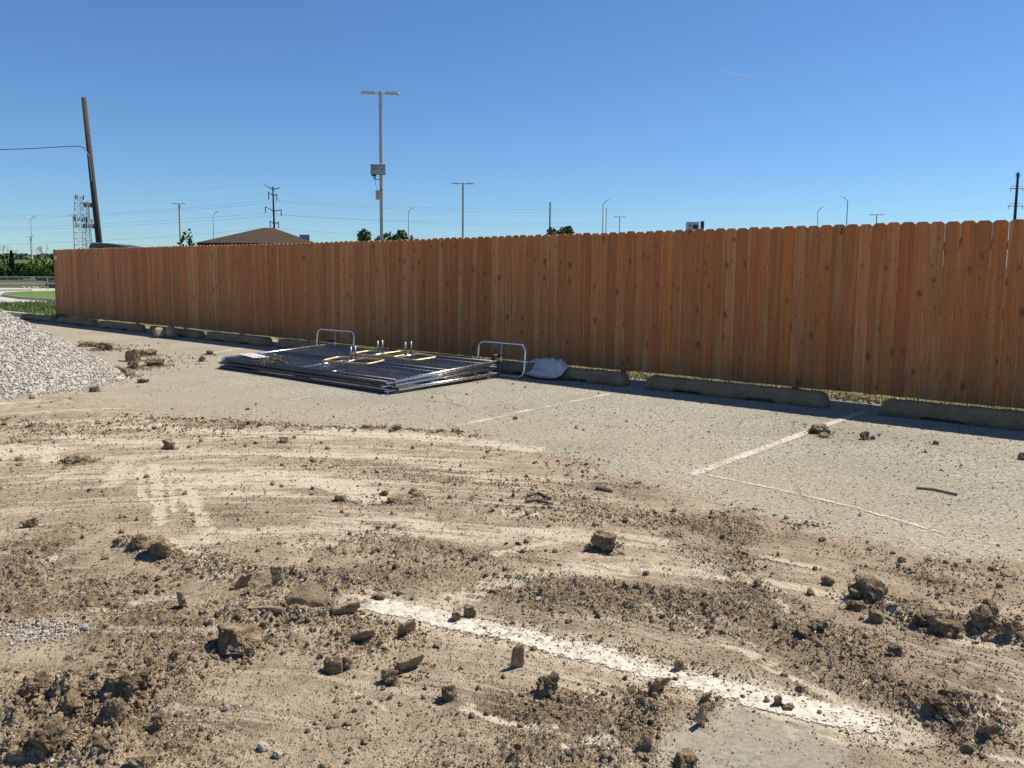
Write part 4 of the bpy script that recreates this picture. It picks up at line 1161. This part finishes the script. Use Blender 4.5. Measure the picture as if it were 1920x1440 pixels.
# ------------------------------------------------------------------ trees
def crown(cx, cy, cz, rx, ry, rz, n, leaf, nl=10, seed=1, cone=False):
    r = np.random.default_rng(seed)
    if cone:
        t = r.uniform(0, 1, n) ** .7; a = r.uniform(0, 2 * np.pi, n); q = np.sqrt(r.uniform(.2, 1, n)) * t * (1 + .25 * np.sin(t * 40 + a * 2))
        P = np.stack([cx + q * rx * np.cos(a), cy + q * ry * np.sin(a), cz + rz - 2 * rz * t], 1)
    else:
        C = r.normal(0, 1, (nl, 3)); C /= np.linalg.norm(C, axis=1)[:, None]; C *= r.uniform(.35, .85, (nl, 1)); C[:, 2] = C[:, 2] * .8
        k = r.integers(0, nl, n); d = r.normal(0, 1, (n, 3)); d /= np.linalg.norm(d, axis=1)[:, None]
        rad = r.uniform(.22, .42, nl)[k] * r.uniform(.3, 1.0, n) ** .4
        P = (C[k] + d * rad[:, None]) * np.array([rx, ry, rz]) + np.array([cx, cy, cz])
    for ax, (c_, r_) in enumerate(((cx, rx), (cy, ry), (cz, rz))):
        lo, hi = P[:, ax].min(), P[:, ax].max(); P[:, ax] = c_ + ((P[:, ax] - lo) / (hi - lo) * 2 - 1) * r_
    V, Fc = leaf_batch(P, r.uniform(.6, 1.3, n) * leaf, aspect=1.1)
    return V, Fc, np.repeat(r.uniform(0, 1, n), 4)
def tree(label, px, ytop, wpx, Y, mat, seed, base=None, n=900, leaf=.12, zlow=None, cone=False, name='tree', group=None, nl=12, cat='tree'):
    top = at(px, ytop, Y); bx = top[0]; W_ = wpx * Y / F; H_ = top[2]
    z0 = zlow if zlow is not None else H_ * .35
    root = thing(name, label, cat, (bx, Y, 0), 0, group)
    rz_ = (H_ - z0) / 2
    V, Fc, var = crown(0, 0, z0 + rz_, W_ / 2, W_ / 2 * .9, rz_, n, leaf, nl, seed, cone)
    link('crown', raw_mesh('crown', V, Fc.ravel(), np.full(len(Fc), 4), mat, False, dict(var=var)), root)
    m = MB(); rt = max(.04, H_ * .02)
    m.tube([(0, 0, 0), (.03 * H_, 0, H_ * .3), (0, .02, z0 + rz_ * 1.3)], rt, 7, r2=rt * .25)
    rr = random.Random(seed)
    for k in range(7):
        a = rr.uniform(0, 6.28); q = rr.uniform(.4, .8)
        st = (0, 0, z0 + rz_ * rr.uniform(-.3, .6)) if not cone else (0, 0, z0 + rz_ * .2)
        m.tube([st, (math.cos(a) * W_ * .2, math.sin(a) * W_ * .2, st[2] + rz_ * .3), (math.cos(a) * W_ * .38 * q, math.sin(a) * W_ * .38 * q, st[2] + rz_ * .6)], rt * .45, 5, r2=rt * .12)
    m.build('trunk', MBARK, root)
    return root
tree('small sparse tree showing over the fence beside a thin light pole', 355, 430, 46, 55, MLEAFD, 3, n=420, leaf=.10, nl=13)
tree('round green tree left of the tall camera pole, over the fence', 698, 430, 60, 60, MLEAFD, 5, n=3600, leaf=.10, nl=14)
tree('round green tree right of the tall camera pole, over the fence', 734, 432, 66, 61, MLEAFD, 8, n=3200, leaf=.10, nl=12)
tree('little tree top just right of the camera pole trees', 762, 442, 26, 66, MLEAFD, 12, n=500, leaf=.09, nl=6)
tree('green tree top over the middle of the fence, beside a dark pole', 1051, 424, 62, 58, MLEAFD, 15, n=3600, leaf=.10, nl=14)
FG = 'shrubs and trees beyond the far lawn'
tree('dark narrow conifer at the far left', 21, 471, 20, 108, MLEAFC, 21, zlow=.1, cone=True, n=2600, leaf=.13, group=FG, name='conifer')
tree('dark conifer half hidden behind the far end of the fence', 102, 476, 17, 100, MLEAFC, 25, zlow=.1, cone=True, n=2200, leaf=.13, group=FG, name='conifer')
tree('bright green spreading bush in front of the far light pole', 68, 484, 62, 104, MLEAFL, 31, zlow=.0, n=5200, leaf=.13, group=FG, name='bush', nl=26, cat='bush')
tree('bright green bush against the far end of the fence', 92, 494, 30, 100, MLEAFL, 33, zlow=.0, n=2400, leaf=.12, group=FG, name='bush', nl=14, cat='bush')
tree('darker bush between the dark conifer and the bright bush', 40, 494, 26, 112, MLEAFD, 35, zlow=.0, n=1900, leaf=.13, group=FG, name='bush', nl=14, cat='bush')
tree('dark bush cut by the left edge of the picture', 1, 498, 26, 106, MLEAFD, 37, zlow=.0, n=1900, leaf=.13, group=FG, name='bush', nl=14, cat='bush')
tree('green bush behind, left of the dark conifer', 6, 484, 26, 135, MLEAFL, 39, zlow=.0, n=1900, leaf=.16, group=FG, name='bush', nl=14, cat='bush')
tree('low weed bush on the grass by the far end of the fence', 98, 526, 26, 62, MLEAFL, 41, zlow=.0, n=1500, leaf=.06, group=FG, name='bush', nl=12, cat='bush')
def bare_tree(label, px, ytop, Y, seed):
    top = at(px, ytop, Y); root = thing('bare_tree', label, 'tree', (top[0], Y, 0), 0, 'leafless trees on the skyline'); m = MB(); r = random.Random(seed)
    def br(p, d, l, rad, k):
        q = p + d * l; m.tube([p, q], rad, 4, r2=rad * .6)
        if k:
            for _ in range(3): br(q, (d + Vector((r.uniform(-.8, .8), r.uniform(-.8, .8), r.uniform(-.1, .5)))).normalized(), l * .68, rad * .55, k - 1)
    H_ = top[2]; br(Vector((0, 0, 0)), Vector((0, 0, 1)), H_ * .42, .16, 4); m.build('trunk', MBAREB, root)
bare_tree('grey leafless tree on the skyline at the left edge', 10, 464, 190, 2)
bare_tree('grey leafless tree on the skyline next to the far end of the fence', 89, 464, 180, 4)

# far ground rising to a wooded skyline
def hills():
    xs = np.linspace(-2600, 1500, 160); V = []
    rows = [(230, -.3), (420, 1.5), (700, 9), (900, 12.5), (1100, 14)]
    for Y, z in rows:
        for x in xs: V.append((x, Y, z + (1.2 * float(pn(np.array([x / 210.]), np.array([Y / 300.]))[0]) if z > 0 else 0)))
    n = len(xs); Fs = [(r * n + i, r * n + i + 1, (r + 1) * n + i + 1, (r + 1) * n + i) for r in range(len(rows) - 1) for i in range(n - 1)]
    mt, nt_, b = new_mat('far_field', .95, spec=.05); N = NT(nt_); p = N.pos()
    c = N.mix(N.ramp(N.noise(N.mapv(p, (1, .25, 1)), .02, 6, .65), .35, .65), (.05, .085, .03), (.12, .15, .06)); N.l(c, b.inputs['Base Color'])
    o = link('hills', raw_mesh('hills', np.array(V), [i for f in Fs for i in f], [4] * len(Fs), mt, True)); tag(o, kind='structure')
    n = 26000; r = np.random.default_rng(5)
    x = r.uniform(-950, -450, n); Y = r.uniform(880, 1090, n); lump = np.array(pn(x / 16, Y / 60, 3)) * .5 + .5
    z = 12.5 + r.uniform(0, 1, n) * (3.0 + 5 * lump)
    V, Fc = leaf_batch(np.stack([x, Y, z], 1), r.uniform(.8, 2.2, n))
    o = link('far_woods', raw_mesh('far_woods', V, Fc.ravel(), np.full(len(Fc), 4), leaf_mat('far_leaves', (.03, .055, .028), (.07, .10, .05)), False, dict(var=np.repeat(r.uniform(0, 1, n), 4))))
    tag(o, 'dark wooded skyline far beyond the lot', None, None, 'stuff')
hills()

# chain link fence far behind the driveway
def far_fence():
    A = G(-250, 545); B = G(190, 543.5); L = np.linalg.norm(B - A); rz = math.atan2(B[1] - A[1], B[0] - A[0])
    root = thing('far_chain_link_fence', 'low grey chain link fence beyond the driveway at the far left', 'fence', A, rz)
    H_ = .93
    n = int(L / 3)
    for i in range(n + 1):
        m = MB(); m.tube([(L * i / n, 0, 0), (L * i / n, 0, H_ + .03)], .025, 6); m.build('post', MLATT, root)
    m = MB()
    for z in (H_, .48): m.tube([(0, 0, z), (L, 0, z)], .016, 5)
    m.build('rail', MLATT, root)
    m = MB(); x = 0
    while x < L:
        m.tube([(x, .02, .02), (min(L, x + H_), .02, H_)], .004, 3); m.tube([(x, .02, H_), (min(L, x + H_), .02, .02)], .004, 3); x += .075
    m.build('chain_link', MLATT, root)
far_fence()
n = 60; xs = rng.uniform(38, 78, n)
for k, (px, py, w_) in enumerate([(44, 540, 9), (54, 540.5, 7), (63, 540, 6), (70, 541, 5)]):
    g = G(px, py); me = clod_mesh('rubble_lump', w_ * 50 / F, .25, .14, 700 + k, 3, MGRAV)
    o = link('rubble_lump', me, None, (g[0], g[1], .05))
    tag(o, ['leftmost', 'second', 'third', 'rightmost'][k] + ' white rubble lump beyond the driveway at the far left', 'rubble', 'white rubble lumps beside the driveway')

# ------------------------------------------------------------------ light poles
def shoebox(root, x, z, sgn, L=.62, lift=.0, mat=None):
    m = MB(); m.tube([(x, 0, z), (x + sgn * .14, 0, z)], .03, 8); m.build('arm', MPOLE, root)
    m = MB(); cx = x + sgn * (.14 + L / 2)
    pts = [(cx - L / 2, -.15), (cx + L / 2 - .06, -.15), (cx + L / 2, -.09), (cx + L / 2, .09), (cx + L / 2 - .06, .15), (cx - L / 2, .15)]
    m.prism(pts if sgn > 0 else [(2 * cx - a, b) for a, b in pts][::-1], z - .035, z + .035)
    h = m.build('lamp_head', MLAMP, root)
    g = MB(); g.box((cx, 0, z - .04), (L * .72, .22, .008)); g.build('lens', simple('lamp_lens', (.75, .74, .68), .3), h)
def tpole(label, px, ytop, H, headL=.62, dia=.12, square=True, rz=0.0, group='light poles with a T shaped top', name='light_pole', Y=None):
    d = ray(px, ytop); Y = Y or (H - EYE) / (d[2] / d[1]); P = at(px, ytop, Y)
    root = thing(name, label, 'light pole', (P[0], Y, 0), rz, group)
    m = MB()
    if square: m.box((0, 0, P[2] / 2), (dia, dia, P[2]))
    else: m.tube([(0, 0, 0), (0, 0, P[2])], dia / 2 * 1.2, 10, r2=dia / 2 * .8)
    m.build('pole', MPOLE, root)
    for sg in (-1, 1): shoebox(root, sg * dia / 2, P[2] - .05, sg, headL)
    return root, P
# tall near one with camera, panel and box
root, P = tpole('tall grey double headed light pole with camera, panel and box strapped on', 713, 172, 9.2, .62, .135, True, .12, None)
Yp = P[1]; zc = lambda y: at(713, y, Yp)[2]
m = MB(); m.box((-.12, -.14, zc(319)), (.64, .04, .40), 0, math.radians(-12)); pb = m.build('equipment_board', simple('panel_back', (.42, .42, .41), .5, .2), root)
for dx, s_ in ((-.30, .06), (-.17, .04), (.08, .07), (.04, .03)):
    m = MB(); m.box((dx, -.175, zc(319) + .02), (s_, .03, s_ * .7), 0, math.radians(-12)); m.build('fitting', MDARK if dx < -.2 else simple('tan_fitting', (.3, .26, .16), .6), pb)
m = MB()
for dz in (.20, -.20): m.box((-.12, -.15, zc(319) + dz), (.66, .05, .03), 0, math.radians(-12))
m.build('panel_frame', MLATT, root)
m = MB(); m.tube([(0, -.05, zc(337)), (-.30, -.05, zc(337))], .02, 6); m.build('bracket', MPOLE, root)
V, Fc = ico(3); zz = zc(331)
m = MB(); m.add([(p[0] * .11 - .30, p[1] * .11 - .05, zz + .02 + p[2] * .09 * (1 if p[2] > 0 else .3)) for p in V], Fc); cmo = m.build('camera_cover', MDARK, root, True)
m = MB(); m.add([(p[0] * .075 - .27, p[1] * .075 - .05, zz - .05 + p[2] * .08) for p in V], Fc); m.build('camera_dome', MLAMP, cmo, True)
m = MB(); m.box((-.14, -.05, zc(366)), (.19, .14, .39)); bx = m.build('control_box', MLAMP, root)
m = MB(); m.box((-.14, -.124, zc(366)), (.15, .008, .33)); m.build('box_door', MPOLE, bx)
m = MB(); m.box((.0, -.085, zc(357)), (.10, .03, .09)); m.build('box_strap', simple('brass_strap', (.35, .22, .08), .5, .5), root)
m = MB(); m.tube([(-.25, -.05, zz - .12), (-.24, -.05, zc(347)), (-.18, -.05, zc(353)), (-.14, -.05, zc(358))], .008, 5); m.build('cable', MWIRE, root)
tpole('grey T shaped light pole right of the camera pole', 868, 343, 9.2, .78, .16, True)
tpole('grey T shaped light pole over the small sparse tree at left', 336, 381, 9.2, .55, .17, True)
tpole('short T shaped light pole over the fence, right of a pair of thin poles', 1162, 406, 9.2, .62, .15, False)
tpole('smallest T shaped light pole, over the right part of the fence', 1644, 402, 9.2, .72, .16, False)
tpole('T shaped light pole left of the lattice towers', 137, 403, 11, .6, .22, False)
tpole('T shaped light pole in front of the far left street lamp', 57.5, 443, 6.8, .40, .24, False)
def street_lamp(label, px, ytop, mode, H=12.0, dia=.16):
    d = ray(px, ytop); Y = (H - EYE) / (d[2] / d[1]); P = at(px, ytop, Y); root = thing('street_lamp', label, 'street lamp', (P[0], Y, 0), 0, 'thin tapered street lamps behind the fence')
    H_ = P[2]; hz_ = H_ - .75
    m = MB(); m.tube([(0, 0, 0), (0, 0, hz_)], dia * .62, 8, r2=dia * .36); m.build('pole', MPOLE, root)
    for sg in ((-1, 1) if mode == 'double' else ((1,) if mode == 'right' else (-1,))):
        m = MB(); m.tube([(0, 0, hz_), (sg * .3, 0, hz_ + .35), (sg * .55, 0, hz_ + .55)], .05, 6); m.build('arm', MPOLE, root)
        m = MB(); m.add([((p[0] * .38 + sg * .72), p[1] * .15, hz_ + .62 + p[2] * .06 + p[0] * .16 * sg) for p in ico(2)[0]], ico(2)[1]); m.build('lamp_head', MLAMP, root, True)
street_lamp('double armed street lamp at the far left, its foot in the bushes', 57, 405, 'double')
street_lamp('double armed street lamp left of the brown roof', 399, 396, 'double')
street_lamp('double armed street lamp right of the camera pole trees', 766, 388, 'double')
street_lamp('single armed street lamp with a bright head near the middle of the fence', 1131, 373, 'right')
street_lamp('single armed street lamp with a bright head right of the billboard', 1590, 367, 'left')
street_lamp('curved thin street lamp left of the bright headed one on the right', 1534, 387, 'right', 12, .13)
def plain_pole(label, px, ytop, Y, r, mat, name='plain_pole'):
    P = at(px, ytop, Y); m = MB(); m.tube([(0, 0, 0), (0, 0, P[2])], r, 8, r2=r * .6)
    o = m.build(name, mat, None, False, (P[0], Y, 0)); tag(o, label, 'pole', 'plain poles behind the fence'); return o
plain_pole('plain dark pole beside the middle tree top', 1031.5, 379, 90, .12, MTPOLE)
plain_pole('plain thin pole right beside the bright headed street lamp at centre', 1137, 389, 120, .10, MPOLE)

# leaning timber utility pole and its cable
Yu = 29.0; A = at(157, 183, Yu); B = at(187, 466, Yu); dv = (B - A) / (A[2] - B[2]); foot = B + dv * B[2]
root = thing('utility_pole', 'dark weathered timber utility pole leaning to the left behind the fence', 'utility pole', (foot[0], foot[1], 0))
m = MB(); m.tube([(0, 0, 0), tuple((A - foot) * .5), tuple(A - foot)], .125, 14, r2=.082); m.build('shaft', MTIMBER, root, True)
for yy, sg in ((252, 1), (273, 1), (190, 1)):
    q = at(157 + (yy - 183) * 30 / 283, yy, Yu) - foot
    m = MB(); m.tube([(q[0] + .06, q[1] - .05, q[2]), (q[0] + .14, q[1] - .05, q[2])], .012, 6); m.build('bolt', MSTEEL, root)
m = MB()
pts = [(167, 300), (166, 291), (162, 283), (157, 277), (150, 274.5), (140, 274), (110, 275.5), (60, 278.5), (0, 280.5), (-120, 283), (-500, 280)]
Pc = [at(a, b, Yu - .12) for a, b in pts]; m.tube([at(172, 340, Yu - .12), at(170, 320, Yu - .12)] + Pc, .016, 7)
tag(m.build('cable', MWIRE), 'black cable curving off the leaning timber pole to the left', 'cable')

# lattice towers
def lattice(label, px, ytop, Y, wtop, wbot, nseg, ants, group='lattice towers'):
    P = at(px, ytop, Y); H_ = P[2]; root = thing('lattice_tower', label, 'lattice tower', (P[0], Y, 0), .3, group)
    m = MB(); d = MB()
    def cor(k, z):
        w_ = (wbot + (wtop - wbot) * z / H_) / 2; a = math.radians(90 + 120 * k); return (w_ * 1.15 * math.cos(a), w_ * 1.15 * math.sin(a), z)
    for k in range(3): m.tube([cor(k, 0), cor(k, H_)], .11, 5, r2=.08)
    for i in range(nseg):
        z0, z1 = H_ * i / nseg, H_ * (i + 1) / nseg
        for k in range(3):
            d.tube([cor(k, z0), cor((k + 1) % 3, z1)], .045, 4); d.tube([cor((k + 1) % 3, z0), cor(k, z1)], .045, 4); d.tube([cor(k, z1), cor((k + 1) % 3, z1)], .05, 4)
    m.build('leg_tubes', MLATT, root); d.build('bracing', MLATT, root)
    for (zf, rad, na) in ants:
        a_ = MB()
        for k in range(na):
            an = 2 * math.pi * k / na; a_.box((rad * math.cos(an), rad * math.sin(an), zf), (.35, .22, 1.7), an); 
            a_.tube([(0, 0, zf), (rad * math.cos(an), rad * math.sin(an), zf)], .05, 4)
        a_.build('antenna_array', MTPOLE, root)
    return root
YT = 290
z_ = lambda y: at(150, y, YT)[2]
lattice('wider steel lattice tower left of the leaning timber pole', 148, 370, YT, 2.7, 5.2, 13, [(z_(370), 1.5, 3), (z_(411), 2.2, 9), (z_(422), 2.0, 3)])
lattice('narrower lattice tower with antenna racks, right beside the timber pole', 164, 378, YT + 10, 1.0, 2.9, 15, [(z_(380), 1.4, 8), (z_(411), 1.2, 3), (z_(421), 1.8, 9)])

# transmission poles and lines
def trans_left():
    Y = 200; P = at(512, 349, Y); k = Y / F; px2 = lambda x, y: ((x - 513) * k, 0, at(512, y, Y)[2])
    root = thing('transmission_pole', 'dark steel transmission pole with curved arms rising behind the brown roof', 'transmission pole', (P[0], Y, 0), 0, 'steel transmission poles')
    m = MB(); m.tube([(.2, 0, 0), px2(512.6, 350)], .42, 8, r2=.17); m.build('pole', MTPOLE, root)
    arms = [((512.5, 355), (497, 346), 0), ((512.5, 355), (526, 351.5), 0), ((512.7, 366), (504.5, 360), 14), ((513, 367), (519.5, 364), 12), ((513.5, 396), (498, 387), 12), ((513.5, 396), (527, 392.5), 12), ((514, 420), (506, 414), 12), ((514, 420), (521.5, 415.5), 12)]
    for a, b, ins in arms:
        m = MB(); mid = ((a[0] + b[0]) / 2, (a[1] + b[1]) / 2 + .6)
        m.tube([px2(*a), px2(*mid), px2(*b)], .15, 5, r2=.09); am = m.build('arm', MTPOLE, root)
        if ins:
            m = MB(); q = px2(*b); m.tube([q, (q[0], 0, q[2] - ins * k)], .12, 6); m.build('insulator', MTPOLE, am)
trans_left()
def trans_right():
    Y = 260; P = at(1909, 324, Y); k = Y / F
    root = thing('transmission_pole', 'dark transmission pole with straight cross arms at the right edge', 'transmission pole', (P[0], Y, 0), 0, 'steel transmission poles')
    m = MB(); m.tube([(-.0, 0, 0), (0, 0, P[2])], .62, 10, r2=.34); m.build('pole', MTPOLE, root)
    for y, hw in ((328, 4), (354, 13), (387, 15)):
        z = at(1909, y, Y)[2]
        m = MB(); m.tube([(-hw * k, 0, z + .25), (0, 0, z), (hw * k, 0, z + .2)], .13, 5); m.tube([(-hw * k * .8, 0, z + .9), (hw * k * .8, 0, z + .9)], .08, 5)
        am = m.build('arm', MTPOLE, root)
        for sg in (-1, 1):
            m = MB(); m.tube([(sg * hw * k * .85, 0, z + .2), (sg * hw * k * .85, 0, z - .9)], .09, 5); m.build('insulator', MTPOLE, am)
    for x in (-.9, .9):
        pass
trans_right()
def wire(px, Y0, Y1, label, r=.020):
    m = MB(); n = len(px); x0, x1 = px[0][0], px[-1][0]; pts = []
    for x in np.linspace(x0, x1, 26):
        y = np.interp(x, [p[0] for p in px], [p[1] for p in px]) if x1 > x0 else 0
        if n == 3:
            (a, ya), (b, yb), (c, yc) = px
            y = ya * (x - b) * (x - c) / ((a - b) * (a - c)) + yb * (x - a) * (x - c) / ((b - a) * (b - c)) + yc * (x - a) * (x - b) / ((c - a) * (c - b))
        t = (x - x0) / (x1 - x0); Y = 1 / ((1 - t) / Y0 + t / Y1); pts.append(at(x, y, Y))
    m.tube(pts, r, 4); tag(m.build('power_line', MWIRE), label, 'power line', 'power lines strung across the sky')
W = 'power line '
wire([(519.5, 376), (1030, 393), (1905, 354)], 200, 260, W + 'right of the left steel pole, upper pair, top wire')
wire([(505, 378), (1030, 399), (1895, 357)], 200, 260, W + 'right of the left steel pole, upper pair, lower wire')
wire([(527, 404), (1030, 419), (1905, 386)], 200, 260, W + 'right of the left steel pole, lower pair, top wire')
wire([(498, 400), (1030, 424.5), (1893, 388)], 200, 260, W + 'right of the left steel pole, lower pair, lower wire')
wire([(521, 429), (680, 440), (1100, 455)], 200, 225, W + 'lowest one right of the left steel pole, sinking behind the fence')
wire([(-60, 405), (190, 400), (505, 375)], 230, 200, W + 'left of the left steel pole, topmost wire')
wire([(-60, 409), (190, 403.5), (519, 379)], 230, 200, W + 'left of the left steel pole, second wire from the top')
wire([(-60, 430), (190, 420), (498, 399.5)], 230, 200, W + 'left of the left steel pole, third wire from the top')
wire([(-60, 434), (190, 425), (527, 404)], 230, 200, W + 'left of the left steel pole, fourth wire from the top')
wire([(-60, 459), (190, 451), (506, 427)], 230, 200, W + 'left of the left steel pole, lowest wire')
wire([(497, 347), (260, 362), (-60, 384)][::-1], 240, 200, W + 'faint shield wire left of the left steel pole tip', .012)

# ------------------------------------------------------------------ building behind the fence
def building():
    Y = 62.0; ap = at(503, 427, Y); ev = at(412, 456.5, Y - 4.5)
    root = thing('small_building', 'building with a brown shingled hip roof rising over the fence', 'building', (ap[0], Y, 0), math.radians(8))
    hw = 4.35; ze = at(412, 456.0, Y - 3.5)[2] + .0; zr = ap[2]
    m = MB(); m.box((0, 0, ze / 2 - .1), (hw * 2 - 1.2, hw * 2 - 1.2, ze - .2)); wl = m.build('wall', simple('tan_brick', (.36, .25, .18), .85, 0, 3, .2, .3), root)
    for x in (-2.2, 0, 2.2):
        m = MB(); m.box((x, -hw + .57, 1.5), (1.2, .06, 1.3)); wn_ = m.build('window', MDARK, wl)
        m = MB(); m.box((x, -hw + .53, .82), (1.35, .10, .06)); m.build('sill', MKERB, wn_)
    mt, nt_, b = new_mat('brown_shingles', .9, spec=.15); N = NT(nt_); o = N.obj()
    br = N.n('ShaderNodeTexBrick'); N.l(N.mapv(o, (1, 1, 1)), br.inputs['Vector']); br.inputs['Scale'].default_value = 1
    n1 = N.noise(N.mapv(o, (1.2, 1.2, 9)), 2.2, 6, .7); wv = N.math('SINE', N.math('MULTIPLY', N.n('ShaderNodeSeparateXYZ').outputs[2], 1))
    sx = N.n('ShaderNodeSeparateXYZ'); N.l(o, sx.inputs[0]); row = N.math('FRACT', N.math('MULTIPLY', sx.outputs[2], 14))
    c = N.mix(N.ramp(n1, .3, .7), (.040, .026, .019), (.088, .058, .042)); c = N.mix(N.ramp(row, .2, .0, 0, .6), c, (.05, .03, .025)); N.l(c, b.inputs['Base Color'])
    m = MB(); e = hw; rl = .35
    V = [(-e, -e, ze), (e, -e, ze), (e, e, ze), (-e, e, ze), (-rl, 0, zr), (rl, 0, zr)]
    m.add(V, [(0, 1, 5, 4), (1, 2, 5), (2, 3, 4, 5), (3, 0, 4), (0, 3, 2, 1)]); rf = m.build('roof', mt, root)
    m = MB()
    for a, bq in (((0, -e + .0), (2 * e, .06)), ((0, e), (2 * e, .06))): m.box((a[0], a[1], ze - .10), (bq[0] + .06, bq[1], .18))
    for a in (-e, e): m.box((a, 0, ze - .10), (.055, 2 * e - .06, .18))
    m.build('fascia', MDARK, rf)
building()
# sign board far behind the roof, billboard, van roof
P = at(571, 441, 150); root = thing('sign_board', 'small bluish grey sign top behind the right slope of the brown roof', 'sign', (P[0], 150, 0))
m = MB(); m.box((0, 0, P[2] - .5), (1.9, .2, 1.2)); m.build('board', simple('sign_grey_blue', (.18, .19, .26), .5), root)
m = MB(); m.box((-.6, 0, (P[2] - 1.1) / 2), (.15, .15, P[2] - 1.1)); m.box((.6, 0, (P[2] - 1.1) / 2), (.15, .15, P[2] - 1.1)); m.build('legs', MDARK, root)
Y = 120; P = at(1302, 416, Y); k = Y / F
root = thing('billboard', 'white billboard with a dark picture and dark end showing over the fence', 'billboard', (P[0], Y, 0), .0)
m = MB(); m.box((-.25, 0, P[2] - 1.1), (24 * k, .18, 2.2), .12); bd = m.build('board', simple('billboard_white', (.62, .64, .70), .5, 0, 3, .06, 0), root)
m = MB(); m.box((.15, -.12, P[2] - .75), (.72, .05, .62), .12); m.box((-.72, -.16, P[2] - .62), (.5, .05, .14), .12); m.build('dark_picture', MDARK, bd)
m = MB(); m.box((-.72, -.162, P[2] - .36), (.5, .05, .10), .12); m.box((-.72, -.162, P[2] - .98), (.42, .05, .09), .12); m.build('red_stripe', simple('billboard_red', (.5, .10, .12), .5), bd)
m = MB(); m.box((1.22, .0, P[2] - 1.05), (.45, .5, 2.3), .0); m.build('end_panel', simple('billboard_end', (.06, .08, .07), .7), root)
m = MB(); m.tube([(0, .2, 0), (0, .2, P[2] - 1.5)], .22, 10); m.build('post', MDARK, root)
m = MB(); m.box((-1.15, .1, P[2] - 1.0), (.12, .4, 1.6)); m.build('side_bracket', MDARK, root)
def van():
    Y = 27.5; a = at(191, 457.5, Y); b = at(262, 463.5, Y); zt = a[2]; L = (b[0] - a[0]) * 2.6
    root = thing('parked_van', 'dark grey van whose roof just shows over the fence beside the timber pole', 'van', (a[0] + L / 2, Y, 0), 0)
    paint = simple('van_paint', (.045, .05, .06), .3, .3, 3, .1, 0)
    prof = [(0, .35), (0, zt - .12), (.08, zt), (L * .18, zt + .0), (L * .36, zt - .10), (L * .42, zt - .16), (L * .72, zt - .9), (L * .97, zt - 1.15), (L, .7), (L, .35)]
    m = MB(); V = [(x - L / 2, -.85, z) for x, z in prof] + [(x - L / 2, .85, z) for x, z in prof]; n = len(prof)
    m.add(V, [tuple(range(n)), tuple(range(n, 2 * n))[::-1]] + [(i, i + n, (i + 1) % n + n, (i + 1) % n) for i in range(n)]); body = m.build('body', paint, root)
    for x in (-L * .32, L * .32):
        for y in (-.8, .8):
            m = MB(); m.tube([(x, y - .1, .33), (x, y + .1, .33)], .33, 18); wh = m.build('wheel', MDARK, root)
            m = MB(); m.tube([(x, y - .115, .33), (x, y + .115, .33)], .18, 12); m.build('rim', MSTEEL, wh)
    for x in (-L * .36, -L * .14, L * .06):
        m = MB(); m.box((x, -.862, zt - .55), (L * .17, .012, .42)); m.build('window', MDARK, body)
    m = MB(); m.tube([(-L / 2 + .07, -.8, zt + .01), (-L / 2 + .07, .8, zt + .01)], .025, 8); m.build('roof_trim', MSTEEL, body)
van()
# contrail
Yc = 9000; A = at(1350, 131.5, Yc); B = at(1408, 146, Yc)
m = MB(); ts = np.linspace(0, 1, 12); m.tube([A + (B - A) * t for t in ts], 6, 8, r2=9)
mc, ntc, bc_ = new_mat('contrail_vapour', 1.0, col=(.9, .9, .9)); bc_.inputs['Alpha'].default_value = .35
tag(m.build('contrail', mc), 'short thin white contrail high in the blue sky', 'contrail')
